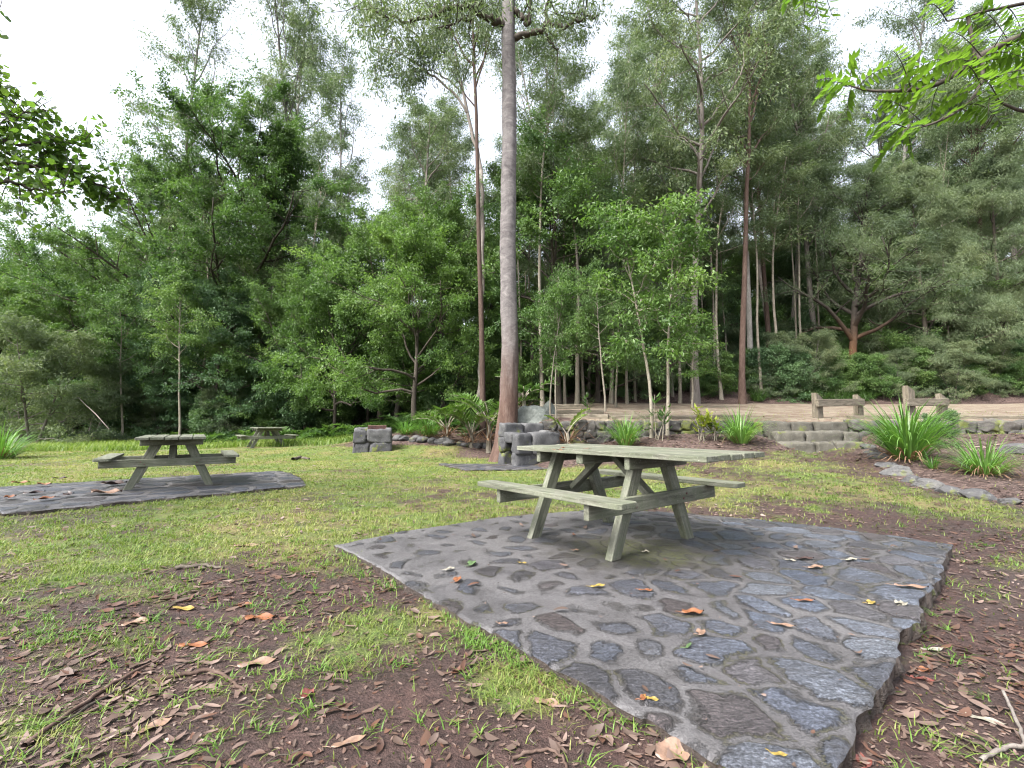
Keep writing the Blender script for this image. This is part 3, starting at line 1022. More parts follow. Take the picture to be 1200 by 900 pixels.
make_wall('low mossy stone retaining wall left of the steps, behind the garden bed', .75, 6.28, .35, .99, 3, 101)
make_wall('stone retaining wall right of the steps, behind the rockery', 8.52, 17.5, .05, 1.0, 4, 202)
t = thing('stone_steps', 'three mossy stone steps up to the gravel path', 'steps', (7.42, 11.3, .2), 0)
for k, (xa, xb, ya, zb_, zt_) in enumerate(((-1.06, .98, 0, -.1, .30), (-.96, 1.1, .36, .12, .55), (-1.12, 1.13, .72, .38, .79))):
    m = MB(); rng = np.random.default_rng(k + 5); x = xa
    while x < xb - .05:
        L = min(rng.uniform(.5, .95), xb - x)
        if xb - x - L < .3: L = xb - x
        rough_block(m, x + .004, x + L - .004, ya + rng.uniform(-.02, .02), ya + .48, zb_, zt_ + rng.uniform(-.012, .012), 300 + k * 10 + int(x * 10) % 7, rng.uniform(.3, .5), .035, None, CG7)
        x += L
    m.build('step', MATS['step_stone'], t, True)
o = MB(); rough_block(o, -1.25, 1.2, -.3, .1, -.09, .02, 77, .25, .012, None, CG7)
o.build('ground_slab', MATS['step_stone'], t, True)


def sleeper(label, p0, p1, w=.2, h=.16):
    m = MB()
    p0 = Vector(p0); p1 = Vector(p1)
    board(m, p0, p1, w, h, bev=.02)
    o = m.build('timber_sleeper', MATS['grey_timber'])
    return tag(o, label, 'timber sleeper', 'grey sleepers edging the path')


def zp(x, y):
    return g1(x, y)


sleeper('long grey sleeper edging the path above the left wall', (2.6, 12.55, 1.07), (6.05, 12.62, 1.07))
sleeper('short grey sleeper at the far left end of the path edge', (.9, 13.3, 1.10), (2.6, 12.75, 1.09), .22, .18)
sleeper('grey sleeper edging the path above the right wall, beyond the big tussock', (8.9, 12.55, 1.06), (13.5, 12.6, 1.06))
sleeper('dark log lying across the path start behind the saplings', (1.0, 15.2, 1.27), (2.9, 15.05, 1.29), .22, .16)
sleeper('low log at the forest end of the path, left of the young trees', (1.4, 18.4, 1.55), (2.9, 18.6, 1.55), .24, .24)


def barrier(label, p0, p1, h0, h1, lean=.0, rail_over=.12, rail_h=.47):
    p0 = Vector(p0); p1 = Vector(p1)
    mid = (p0 + p1) / 2
    t = thing('log_barrier', label, 'timber barrier', p0, 0, 'timber barriers at the head of the steps')
    d = (p1 - p0); dn = Vector((d.x, d.y, 0)).normalized()
    for q, h in ((Vector((0, 0, 0)), h0), (d, h1)):
        m = MB()
        bm = bmesh.new(); bmesh.ops.create_cube(bm, size=1)
        for v in bm.verts:
            up = v.co.z > 0
            v.co = Vector((v.co.x * .28, v.co.y * .15, (h + (.07 if v.co.x < 0 else -.07) if up else -.3)))
        bmesh.ops.bevel(bm, geom=bm.edges[:], offset=.012, segments=2, affect='EDGES')
        M = Matrix.Translation(q) @ Matrix.Rotation(math.atan2(dn.y, dn.x), 4, 'Z') @ Matrix.Rotation(lean, 4, 'Y')
        bm.verts.index_update(); Q = np.array([v.co[:] for v in bm.verts]); bm.transform(M)
        W = np.array([v.co[:] for v in bm.verts]); fs = {}
        for f in bm.faces: fs.setdefault(len(f.verts), []).append([v.index for v in f.verts])
        bm.free(); _bseed[0] += 1; o = _bseed[0] * 2.9
        m.add(W, *[np.array(v) for v in fs.values()], gx=Q[:, 2] + o, gy=Q[:, 0] + o, gz=Q[:, 1])
        m.build('post', MATS['grey_timber'], t)
    sdv = Vector((-dn.y, dn.x, 0)) * -.115
    m = MB()
    z = Vector((0, 0, rail_h))
    board(m, sdv - dn * rail_over + z, d + sdv + dn * .06 + z, .08, .2, bev=.015)
    m.build('rail', MATS['grey_timber'], t)
    return t


a_ = px_x(958, 12.9); b_x = px_x(1006, 13.9)
barrier('left timber barrier of the pair above the steps, wide posts and one rail', (a_, 12.9, zp(a_, 12.9)), (b_x, 13.9, zp(b_x, 13.9)), .62, .56, 0, .22, .40)
a_ = px_x(1066, 12.85); b_x = px_x(1104, 13.3)
barrier('right timber barrier of the pair, behind the big grass tussock', (a_, 12.85, zp(a_, 12.85)), (b_x, 13.3, zp(b_x, 13.3)), .82, .60, 0, .30, .42)

# ------------------------------------------------------------------ edging rocks
rk = [(7.3, 9.75, .26), (6.95, 9.25, .22), (6.72, 8.75, .27), (6.42, 8.2, .24), (6.22, 7.7, .35), (6.02, 7.22, .24), (5.93, 6.85, .28), (5.92, 6.5, .24),
      (5.98, 6.17, .27), (6.06, 5.87, .18), (6.15, 5.6, .24), (6.3, 5.32, .24), (6.5, 5.0, .28), (6.75, 4.75, .22)]
for i, (x, y, s) in enumerate(rk):
    m = MB(); P, F = rock(40 + i, (s * .68, s * .42, s * .46), .75, 8, 4, .09); m.add(P, F)
    o = m.build('edging_rock', MATS['edging_stone'], None, False, (x, y, g1(x - .1, y) + s * .10))
    o.rotation_euler = (0, .05, R(-62 + 30 * (i > 8) + (i * 37) % 30))
    tag(o, 'grey angular rock in the curved edging row round the rockery bed', 'rock', 'rocks edging the rockery')
for i in range(13):
    px = 442 + i * 10.6 + (i * 7 % 5)
    d = 16.3 - .12 * i
    x = px_x(px, d); s = .16 + .1 * ((i * 37) % 10) / 10
    m = MB(); P, F = rock(80 + i, (s * 1.2, s * .9, s * .8), .75, 8, 3, .09); m.add(P, F)
    o = m.build('edging_rock', MATS['edging_stone'], None, False, (x, d, g1(x, d) + .06))
    o.rotation_euler = (0, 0, i * 1.3)
    tag(o, 'grey rock in the low row below the ferns, between the two barbecues', 'rock', 'rocks edging the fern bank')
o = MB(); P, F = rock(122, (.36, .28, .16), .8, 7, 4, .09); o.add(P, F)
xx = px_x(1192, 9.2)
tag(o.build('boulder', MATS['edging_stone'], None, False, (xx, 9.2, g1(xx, 9.2) + .06)), 'flat grey rock lying in the rockery at the foot of the right wall', 'boulder')


# ------------------------------------------------------------------ leaves
def leaf_quads(pos, axis, nrm, ll, lw):
    """One folded diamond per leaf."""
    n = len(pos)
    s = np.cross(axis, nrm); s /= np.linalg.norm(s, axis=1)[:, None] + 1e-9
    ll = np.broadcast_to(ll, (n,))[:, None]; lw = np.broadcast_to(lw, (n,))[:, None]
    mid = pos + axis * ll * .45 + nrm * lw * .18
    V = np.stack([pos, mid + s * lw * .5, pos + axis * ll, mid - s * lw * .5], 1).reshape(-1, 3)
    F = np.arange(n * 4).reshape(n, 4)
    return V, F


def leaf_shapes(pos, axis, nrm, ll, lw, curl=0.2):
    """Six-point leaf that bends along its length."""
    n = len(pos)
    s = np.cross(axis, nrm); s /= np.linalg.norm(s, axis=1)[:, None] + 1e-9
    ll = np.broadcast_to(ll, (n,))[:, None]; lw = np.broadcast_to(lw, (n,))[:, None]; curl = np.broadcast_to(curl, (n,))[:, None]
    a = pos + axis * ll * .32 + nrm * curl * ll * .22
    b = pos + axis * ll * .68 + nrm * curl * ll * .20
    V = np.stack([pos, a + s * lw * .5, b + s * lw * .42, pos + axis * ll, b - s * lw * .42, a - s * lw * .5], 1).reshape(-1, 3)
    i = np.arange(n)[:, None] * 6
    F4 = np.concatenate([i + np.array([[1, 2, 4, 5]])])
    T = np.concatenate([i + np.array([[0, 1, 5]]), i + np.array([[2, 3, 4]])])
    return V, F4, T


def unit(a):
    return a / (np.linalg.norm(a, axis=-1)[..., None] + 1e-9)


def scatter_leaves(rng, A, B, wgt, n, clus, ll, lw, droop, upn):
    p = wgt / wgt.sum()
    idx = rng.choice(len(A), n, p=p)
    s = rng.uniform(.1, 1.05, n)[:, None]
    pos = A[idx] + (B[idx] - A[idx]) * s + rng.normal(size=(n, 3)) * np.array([clus, clus, clus * .5])
    ax = unit(unit(B[idx] - A[idx]) * .5 + rng.normal(size=(n, 3)) * .7 + np.array([0, 0, -droop]))
    nr = rng.normal(size=(n, 3)) * .6 + np.array([0, 0, upn])
    nr = unit(nr - ax * (nr * ax).sum(1)[:, None])
    k = rng.uniform(.65, 1.3, n)
    return leaf_quads(pos, ax, nr, ll * k, lw * k)


# ------------------------------------------------------------------ trees
def walk(rng, p, d, L, n, wander, up):
    P = [np.array(p, float)]; d = unit(np.array(d, float))
    for i in range(n):
        d = unit(d + rng.normal(size=3) * wander + np.array([0, 0, up]))
        P.append(P[-1] + d * L / n)
    return np.array(P)


def grow(seed, H, r0, t0, n1, n2, n3, L1, elev, up=.03, wander=.12, nl=20000, ll=.12, lw=.05, clus=.16, droop=.3, upn=.6,
         env=None, sides=8, lean=.02, tw=.7, topfork=0, flat=.3, stems=1, spread=.0, trunk_n=14, gap=.6, r1=.38):
    rng = np.random.default_rng(seed)
    env = env or (lambda t: math.sin(PI * min(1, .25 + .75 * t)) ** .6)
    wood = MB(); TA = []; TB = []; TWt = []
    for st in range(stems):
        a = rng.uniform(0, 2 * PI) + st * 2 * PI / stems
        d0 = np.array([math.cos(a) * spread, math.sin(a) * spread, 1.0])
        tp = walk(rng, (math.cos(a) * r0 * .5 * (stems > 1), math.sin(a) * r0 * .5 * (stems > 1), -.3), d0, H * (1 if st == 0 else rng.uniform(.7, .95)), trunk_n, lean, .012)
        tt = np.linspace(0, 1, trunk_n + 1)
        tr = r0 * (1 - .82 * tt ** .9) / stems ** .4
        tr[0] *= 1.35
        V, F, T = tube(tp, tr, sides); wood.add(V, F, T)
        az = rng.uniform(0, 6)
        m1 = max(3, n1 // stems)
        for k in range(m1):
            tc = (k + rng.uniform(.1, .9)) / m1
            t = t0 + (1 - t0) * tc
            az += 2.4 + rng.normal() * .5
            p = np.array([np.interp(t, tt, tp[:, j]) for j in range(3)])
            rb = float(np.interp(t, tt, tr))
            el = R(elev[0] + (elev[1] - elev[0]) * tc + rng.normal() * 8)
            L = L1 * env(tc) * rng.uniform(.7, 1.15)
            bp = walk(rng, p, (math.cos(az) * math.cos(el), math.sin(az) * math.cos(el), math.sin(el)), L, 7, wander, up)
            rr = min(rb * .75, r0 * r1 * (L / L1) ** .8) * np.linspace(1, .22, 8)
            V, F, T = tube(bp, np.maximum(rr, .008), 5); wood.add(V, F, T)
            for q in range(n2):
                s = .3 + .7 * (q + rng.uniform(.2, 1)) / n2
                s = min(s, 1)
                pp = np.array([np.interp(s, np.linspace(0, 1, 8), bp[:, j]) for j in range(3)])
                dd = unit(bp[min(7, int(s * 7) + 1)] - bp[max(0, int(s * 7) - 1)])
                sidev = unit(np.cross(dd, [0, 0, 1.0])) * (1 if q % 2 else -1)
                d2_ = dd * rng.uniform(.4, 1) + sidev * rng.uniform(.4, 1.1) + np.array([0, 0, rng.normal() * flat])
                l2 = L * rng.uniform(.3, .55) * (1.15 - .5 * s) + .25
                sp = walk(rng, pp, d2_, l2, 4, wander * 1.2, up)
                V, F, T = tube(sp, np.maximum(rr[int(s * 7)] * np.linspace(.55, .15, 5), .005), 3, False); wood.add(V, F)
                w2 = rng.uniform(1 - gap, 1 + gap)
                for z in range(n3):
                    s3 = .25 + .75 * (z + rng.uniform(0, 1)) / n3
                    p3 = np.array([np.interp(s3, np.linspace(0, 1, 5), sp[:, j]) for j in range(3)])
                    d3 = unit(d2_) * .6 + rng.normal(size=3) * .6 + np.array([0, 0, up * 2])
                    e3 = p3 + unit(d3) * l2 * rng.uniform(.2, .5) * tw
                    TA.append(p3); TB.append(e3); TWt.append(w2 * rng.uniform(.5, 1.5))
    TA = np.array(TA); TB = np.array(TB); TWt = np.array(TWt)
    LV, LF = scatter_leaves(rng, TA, TB, TWt, nl, clus, ll, lw, droop, upn)
    return wood, (LV, LF)


def meshes(name, wood, leaves, bark, leafm):
    tm = np_mesh(name + '_trunk', np.concatenate(wood.V), [np.concatenate(v) for v in wood.F.values()], MATS[bark], True)
    cm = np_mesh(name + '_crown', leaves[0], leaves[1], MATS[leafm], False)
    return tm, cm


KIND = {}


def kind(key, bark, leafm, **kw):
    w_, l_ = grow(**kw)
    KIND[key] = meshes(key, w_, l_, bark, leafm)


up_env = lambda t: (.35 + .65 * math.sin(PI * min(1, .15 + .8 * t)))
round_env = lambda t: math.sin(PI * (.12 + .8 * t)) ** .7
cone_env = lambda t: (1 - t) ** .75 + .12
dome_env = lambda t: .7 + .4 * math.sin(PI * min(1, t + .15))
low_env = lambda t: (1 - t * .75) ** .7

kind('gum_red', 'red_bark', 'gum_leaves', seed=1, H=25, r0=.19, t0=.5, n1=20, n2=6, n3=5, L1=4.6, elev=(38, 62), up=.05, wander=.2, nl=30000, ll=.19, lw=.05, clus=.26, droop=.9, upn=.1, env=up_env, lean=.025, gap=.9)
kind('gum_pale', 'pale_bark', 'gum_leaves', seed=2, H=27, r0=.25, t0=.55, n1=16, n2=6, n3=5, L1=5.2, elev=(35, 65), up=.05, wander=.22, nl=26000, ll=.19, lw=.05, clus=.28, droop=.9, upn=.1, env=up_env, lean=.03, gap=.9)
kind('gum_grey', 'gum_bark', 'gum_leaves', seed=3, H=24, r0=.22, t0=.38, n1=24, n2=6, n3=5, L1=4.4, elev=(25, 60), up=.04, wander=.2, nl=30000, ll=.18, lw=.05, clus=.25, droop=.8, upn=.1, env=up_env, lean=.03, gap=.9)
kind('gum_thin', 'pale_bark', 'gum_leaves', seed=4, H=28, r0=.2, t0=.45, n1=20, n2=6, n3=5, L1=4.6, elev=(30, 65), up=.05, wander=.24, nl=20000, ll=.2, lw=.055, clus=.24, droop=.9, upn=.1, env=up_env, lean=.04, gap=.95)
kind('rain_big', 'dark_bark', 'rain_leaves', seed=11, H=15.5, r0=.3, t0=.2, n1=34, n2=9, n3=9, L1=7.6, elev=(-2, 72), up=.035, wander=.15, nl=150000, ll=.15, lw=.062, clus=.13, droop=.25, upn=.8, env=dome_env, flat=.22, gap=.85)
kind('rain_mid', 'dark_bark', 'rain_leaves', seed=12, H=9.5, r0=.16, t0=.2, n1=26, n2=8, n3=9, L1=4.6, elev=(0, 72), up=.04, wander=.18, nl=85000, ll=.13, lw=.055, clus=.13, droop=.3, upn=.7, env=dome_env, flat=.25, gap=.85)
kind('deep_mid', 'dark_bark', 'deep_leaves', seed=13, H=9, r0=.15, t0=.06, n1=30, n2=8, n3=9, L1=4.0, elev=(-8, 68), up=.03, wander=.16, nl=85000, ll=.13, lw=.052, clus=.13, droop=.4, upn=.6, env=dome_env, flat=.3, gap=.8)
kind('bright_mid', 'dark_bark', 'bright_leaves', seed=14, H=6.6, r0=.14, t0=.22, n1=20, n2=8, n3=9, L1=4.2, elev=(10, 75), up=.04, wander=.22, nl=62000, ll=.12, lw=.05, clus=.13, droop=.4, upn=.6, env=dome_env, flat=.3, gap=.9, r1=.5)
kind('wattle', 'dark_bark', 'fine_leaves', seed=15, H=14, r0=.17, t0=.06, n1=38, n2=8, n3=6, L1=4.4, elev=(10, 60), up=-.015, wander=.13, nl=100000, ll=.22, lw=.024, clus=.2, droop=.9, upn=.2, env=cone_env, flat=.3, gap=.8)
kind('pole_gum', 'sapling_bark', 'gum_leaves', seed=19, H=19, r0=.10, t0=.55, n1=16, n2=5, n3=5, L1=2.6, elev=(25, 65), up=.05, wander=.22, nl=11000, ll=.16, lw=.045, clus=.22, droop=.7, upn=.2, env=up_env, lean=.025, gap=.9)
kind('wattle_stems', 'orange_bark', 'fine_leaves', seed=16, H=13.5, r0=.26, t0=.22, n1=26, n2=7, n3=5, L1=5.6, elev=(35, 62), up=.05, wander=.2, nl=44000, ll=.2, lw=.03, clus=.22, droop=.5, upn=.3, env=low_env, lean=.06, gap=.9, r1=.6)
kind('shrub_dark', 'dark_bark', 'deep_leaves', seed=21, H=3.6, r0=.07, t0=.05, n1=22, n2=6, n3=4, L1=1.7, elev=(5, 65), up=.03, wander=.2, nl=16000, ll=.14, lw=.055, clus=.14, droop=.3, upn=.6, env=low_env, stems=2, spread=.25, gap=.7)
kind('shrub_green', 'dark_bark', 'rain_leaves', seed=22, H=3.2, r0=.06, t0=.05, n1=20, n2=6, n3=4, L1=1.5, elev=(5, 65), up=.03, wander=.22, nl=14000, ll=.13, lw=.055, clus=.13, droop=.3, upn=.6, env=low_env, stems=2, spread=.3, gap=.8)
kind('shrub_grey', 'gum_bark', 'fine_leaves', seed=23, H=5.0, r0=.09, t0=.05, n1=28, n2=6, n3=5, L1=2.6, elev=(0, 60), up=.0, wander=.18, nl=36000, ll=.14, lw=.035, clus=.16, droop=.5, upn=.4, env=low_env, stems=2, spread=.3, gap=.7)
kind('sapling', 'sapling_bark', 'bright_leaves', seed=24, H=6.0, r0=.05, t0=.42, n1=17, n2=5, n3=4, L1=1.3, elev=(20, 60), up=.03, wander=.2, nl=5200, ll=.12, lw=.05, clus=.13, droop=.6, upn=.4, env=round_env, lean=.04, gap=.9)
kind('pole_tree', 'sapling_bark', 'rain_leaves', seed=25, H=9.0, r0=.08, t0=.5, n1=16, n2=5, n3=4, L1=2.0, elev=(15, 60), up=.03, wander=.2, nl=12000, ll=.13, lw=.055, clus=.17, droop=.4, upn=.5, env=round_env, lean=.05, gap=.9)


def plant_tree(name, key, label, cat, x, y, sc, rz, group=None, dz=0.0):
    z = g1(x, y) + dz
    t = thing(name, label, cat, (x, y, z), rz, group, sc)
    tm, cm = KIND[key]
    link('trunk', tm, t); link('crown', cm, t)
    return t


# the big gum that divides the view
def great_gum():
    d = 12.3
    x0 = px_x(592, d)
    base = np.array([x0, d, g1(x0, d) - .25])
    t = thing('gum_tree', 'huge straight gum towering behind the larger barbecue, red brown base and grey upper trunk', 'tree', base, 0)
    rng = np.random.default_rng(77)
    n = 150
    zz = np.linspace(0, 27, n)
    pxs = np.interp(zz, [0, 3, 5.5, 8, 12.5, 27], [592, 597, 596.5, 595, 597, 600])
    X = np.array([(at(p, 480, d).x) for p in pxs]) - x0
    Pt = np.stack([X + .03 * np.sin(zz * .9), .05 * np.sin(zz * .5), zz], 1)
    rad = np.interp(zz, [0, .5, 1.2, 3, 6, 12, 20, 27], [.44, .31, .255, .225, .205, .18, .12, .04])
    V, F, T = tube(Pt, rad, 28)
    ang = np.arctan2(V[:, 1], V[:, 0] - np.interp(V[:, 2], zz, X)); low = sst(5, 1, V[:, 2])
    dsp = (fbm(ang * 5 + 20, V[:, 2] * 1.3, 4, 4) - .5) * (.03 + .05 * low) + (fbm(ang * 2 + 9, V[:, 2] * 2.5, 6, 3) - .5) * .035
    V[:, 0] += np.cos(ang) * dsp; V[:, 1] += np.sin(ang) * dsp
    wood = MB(); wood.add(V, F, T)
    TA = []; TB = []; W = []

    def L(px, py, dd):
        return np.array(at(px, py, dd)) - base

    def limb(pts, r0, r1, twigs=0, part=True):
        lim = MB() if part else wood
        P = np.array(pts); k = np.linspace(0, len(P) - 1, len(P) * 4)
        Q = np.stack([np.interp(k, np.arange(len(P)), P[:, j]) for j in range(3)], 1)
        Q[1:-1] += rng.normal(size=(len(Q) - 2, 3)) * .035
        Vv, Ff, Tt = tube(Q, np.linspace(r0, r1, len(Q)), 7); lim.add(Vv, Ff, Tt)
        for _ in range(twigs):
            s = rng.integers(len(Q) // 3, len(Q)); a = Q[s]
            sp = walk(rng, a, rng.normal(size=3) + np.array([0, -.2, .25]), rng.uniform(.6, 1.5), 4, .3, .05)
            Vv, Ff, Tt = tube(sp, np.linspace(r1 * .8, .006, 5), 4); lim.add(Vv, Ff, Tt)
            for q in range(7):
                b = sp[rng.integers(1, 5)]; e = b + rng.normal(size=3) * .3 + np.array([0, 0, -.1])
                TA.append(b); TB.append(e); W.append(rng.uniform(.4, 1.4))
        if part:
            lim.build('limb', MATS['dark_bark'], t, True)
    limb([L(589, 30, 12.2), L(575, 20, 12.0), L(553, 8, 11.8), L(530, 8, 11.6), L(505, 20, 11.4), L(480, 24, 11.2)], .10, .03, 12)
    limb([L(553, 8, 11.8), L(551, 22, 11.7), L(535, 24, 11.6), L(515, 35, 11.4)], .05, .02, 6)
    limb([L(505, 20, 11.4), L(470, 22, 11.2), L(440, 15, 11.0), L(420, -10, 10.9)], .04, .015, 10)
    limb([L(601, 45, 12.3), L(620, 38, 12.2), L(638, 35, 12.1), L(645, 28, 12.0), L(662, 32, 11.9), L(680, 22, 11.8), L(700, 18, 11.7)], .10, .02, 10)
    limb([L(638, 35, 12.1), L(641, 15, 12.1), L(644, -20, 12.1)], .06, .04, 3)
    limb([L(601, 12, 12.3), L(612, 18, 12.2), L(620, 30, 12.15), L(622, 10, 12.1), L(624, -20, 12.1)], .08, .05, 3)
    limb([L(640, 40, 12.0), L(645, 52, 11.9), L(655, 57, 11.8)], .03, .012, 2)
    for k in range(26):                        # the rest of the crown, above the picture
        z = rng.uniform(15.5, 26); a = rng.uniform(0, 2 * PI); ln = rng.uniform(2, 4.2)
        p = np.array([np.interp(z, zz, X), 0, z]); e = p + np.array([math.cos(a) * ln, math.sin(a) * ln, ln * .6])
        limb([p, (p + e) / 2 + np.array([0, 0, -.2]), e], .06, .02, 5, False)
    wood.build('trunk', MATS['great_gum_bark'], t, True)
    V, F = scatter_leaves(rng, np.array(TA), np.array(TB), np.array(W), 26000, .2, .15, .035, .9, .1)
    link('crown', np_mesh('great_gum_crown', V, F, MATS['gum_leaves']), t)


great_gum()

T = plant_tree


def forked_gum():
    d = 19.5
    base = np.array([px_x(560, d), d, g1(px_x(560, d), d) - .2])
    t = thing('gum_tree', 'forking gum whose bare pale limbs lean left across the sky, left of the great gum', 'tree', base, 0)
    rng = np.random.default_rng(41); wood = MB(); A = []; B = []

    def L(px, py, dd=19.5):
        return np.array(at(px, py, dd)) - base

    def limb(P, r0, r1, twigs, n=26):
        P = np.array(P); k = np.linspace(0, len(P) - 1, n)
        Q = np.stack([np.interp(k, np.arange(len(P)), P[:, j]) for j in range(3)], 1)
        Q[1:-1] = (Q[:-2] + 2 * Q[1:-1] + Q[2:]) / 4 + rng.normal(size=(n - 2, 3)) * .03
        V, F, T_ = tube(Q, np.linspace(r0, r1, n), 7); wood.add(V, F, T_)
        for _ in range(twigs):
            s = rng.integers(n // 2, n); sp = walk(rng, Q[s], rng.normal(size=3) + np.array([-.3, 0, .6]), rng.uniform(.8, 2.0), 4, .3, .04)
            V, F, T_ = tube(sp, np.linspace(max(.012, r1 * .8), .006, 5), 4); wood.add(V, F, T_)
            for q in range(8):
                bb = sp[rng.integers(1, 5)]; A.append(bb); B.append(bb + rng.normal(size=3) * .4 + np.array([0, 0, -.1]))
    limb([(0, 0, -.2), L(563, 420), L(566, 320), L(564, 200)], .11, .085, 0)
    limb([L(564, 200), L(556, 165), L(548, 135), L(543, 105), L(536, 77), L(520, 62), L(503, 51), L(480, 35, 19.2), L(455, 22, 19.0), L(430, 20, 19)], .08, .025, 14)
    limb([L(547, 132), L(535, 110), L(508, 88), L(492, 78), L(470, 62, 19), L(440, 55, 18.8)], .06, .02, 10)
    limb([L(543, 110), L(530, 98), L(510, 82), L(482, 84, 20), L(450, 90, 20.4)], .045, .015, 7)
    limb([L(536, 77), L(530, 50), L(522, 20), L(515, -30, 19)], .05, .03, 8)
    limb([L(541, 98), L(552, 75), L(565, 55), L(570, 30)], .035, .015, 5)
    wood.build('trunk', MATS['gum_bark'], t, True)
    A = np.array(A); B = np.array(B)
    V, F = scatter_leaves(rng, A, B, rng.uniform(.3, 1.6, len(A)), 13000, .22, .17, .045, .8, .1)
    link('crown', np_mesh('forked_gum_crown', V, F, MATS['gum_leaves']), t)




def TP(name, key, label, cat, px, d, sc, rz, group=None):
    return T(name, key, label, cat, px_x(px, d), d, sc, rz, group)


# forest edge, left to right: trees one can pick out
TP('rainforest_tree', 'rain_big', 'broadest tall leafy tree on the left, crown rising above the left table', 'tree', 268, 29, (1.08, 1.08, 1.1), .4)
TP('rainforest_tree', 'rain_big', 'tall tree with layered crown just left of the broadest leafy tree', 'tree', 186, 30, (.92, .92, .98), 2.2)
TP('rainforest_tree', 'rain_big', 'tall leafy tree on the right shoulder of the broadest one', 'tree', 348, 32, (.9, .9, .88), 4.0)
TP('rainforest_tree', 'rain_mid', 'rounded tree standing right behind the far picnic table', 'tree', 335, 25.5, .78, 1.1)
TP('rainforest_tree', 'bright_mid', 'light green rounded tree behind the smaller barbecue', 'tree', 392, 23.5, (.8, .8, 1.02), 3.0)
TP('rainforest_tree', 'bright_mid', 'lush bright tree with dark spreading branches left of the great gum', 'tree', 485, 20, .95, .9)
TP('rainforest_tree', 'rain_mid', 'dark tree crowding behind the lush bright tree', 'tree', 520, 23, .95, 4.0)
TP('rainforest_tree', 'rain_mid', 'dark tree between the light rounded tree and the lush bright tree', 'tree', 445, 26, 1.0, 5.1)
TP('rainforest_tree', 'deep_mid', 'dark leafy tree at the foot of the broadest leafy tree', 'tree', 255, 25, .8, .3)
TP('rainforest_tree', 'deep_mid', 'dark leafy tree above the left table and behind the thin pale stem', 'tree', 185, 27, .85, 2.0)
TP('rainforest_tree', 'rain_mid', 'spreading tree over the grey shrub at far left', 'tree', 90, 29, .85, 5.5)
TP('rainforest_tree', 'rain_mid', 'spreading tree cut by the left edge of the picture', 'tree', -10, 28, .8, 1.7)
TP('sapling_tree', 'pole_tree', 'thin pale forked stem rising behind the left table', 'tree', 212, 22.5, .85, 1.0)
TP('sapling_tree', 'pole_tree', 'leaning bare lower trunk left of the thin pale forked stem', 'tree', 145, 23.5, .8, 2.6)
TP('gum_tree', 'gum_thin', 'very tall thin pale gum poking out above the broadest leafy tree', 'tree', 352, 40, (1.2, 1.2, 1.45), .5)
TP('gum_tree', 'gum_thin', 'sparse gum top against the sky left of the great gum', 'tree', 468, 34, .8, 2.9)
TP('gum_tree', 'gum_thin', 'sparse gum behind the broadest leafy tree, left of the tall pale one', 'tree', 300, 39, 1.35, 4.4)
TP('gum_tree', 'gum_thin', 'sparse gum showing over the light green rounded tree', 'tree', 415, 37, .95, 1.2)
TP('gum_tree', 'gum_red', 'slender red brown gum close on the left of the great gum', 'tree', 566, 17.0, (.62, .62, 1.0), 2.0)
forked_gum()
TP('gum_tree', 'gum_grey', 'stout grey trunk in the shade behind the palms', 'tree', 505, 24, .72, 5.0)
TP('gum_tree', 'gum_grey', 'shaded thick trunk behind the ferns, right of the smaller barbecue', 'tree', 463, 27, .75, 3.6)
TP('wattle_tree', 'rain_mid', 'green tree filling the space right of the great gum', 'tree', 655, 22, 1.05, 3.3)
TP('wattle_tree', 'wattle', 'feathery tree behind the thin pale saplings', 'tree', 700, 26, .95, 1.3)
TP('wattle_tree', 'rain_mid', 'green tree behind the twin stemmed young tree', 'tree', 745, 27, .9, 4.9)
TP('gum_tree', 'gum_grey', 'dark thin trunked gum leaning over the twin stemmed young tree', 'tree', 815, 25, 1.05, 1.4)
TP('gum_tree', 'gum_red', 'red trunked tall gum at the path edge, straightest on the right', 'tree', 870, 25.3, .98, 5.5)
TP('gum_tree', 'gum_pale', 'pale grey gum just right of the straight red trunked one', 'tree', 882, 28, (.75, .75, .95), 4.0)
TP('gum_tree', 'gum_red', 'second red trunked gum, right of the pale grey one', 'tree', 905, 30, .95, .9)
TP('gum_tree', 'gum_grey', 'grey gum deeper in the wood right of the red trunked gums', 'tree', 928, 34, 1.0, 2.4)
TP('gum_tree', 'gum_grey', 'tall gum left of the straight red trunked one, deep in the wood', 'tree', 768, 33, 1.1, 3.9)
TP('wattle_tree', 'wattle_stems', 'orange brown based tree forking low into dark spreading branches, above the barriers', 'tree', 1005, 28, 1.0, 1.0)
TP('wattle_tree', 'wattle', 'large feathery olive tree on the bank right of the barriers', 'tree', 1092, 29, 1.0, 2.0)
TP('wattle_tree', 'wattle', 'feathery tree cut by the right edge of the picture', 'tree', 1185, 29.5, 1.05, 4.1)
TP('wattle_tree', 'wattle', 'feathery tree between the two front olive ones', 'tree', 1138, 34, 1.1, .2)
TP('gum_tree', 'gum_red', 'dark trunk on the bank near the right edge', 'tree', 1172, 31, .85, 3.0)
TP('rainforest_tree', 'deep_mid', 'dark leafy tree filling the gap behind the orange based tree', 'tree', 960, 37, 1.1, 1.0)
TP('rainforest_tree', 'rain_mid', 'leafy tree deep behind the left timber barrier', 'tree', 930, 42, 1.1, 2.0)
TP('gum_tree', 'gum_thin', 'thin sparse gum against the sky above the orange based tree', 'tree', 985, 35, 1.12, .3)
TP('gum_tree', 'gum_thin', 'thin sparse gum above the feathery trees at upper right', 'tree', 1055, 37, 1.15, 2.5)
TP('gum_tree', 'gum_thin', 'sparse pale gum showing between the great gum and the right hand gums', 'tree', 640, 33, 1.05, 5.3)
TP('gum_tree', 'gum_thin', 'sparse gum left of the dark thin trunked one, far back', 'tree', 712, 39, 1.1, 3.6)
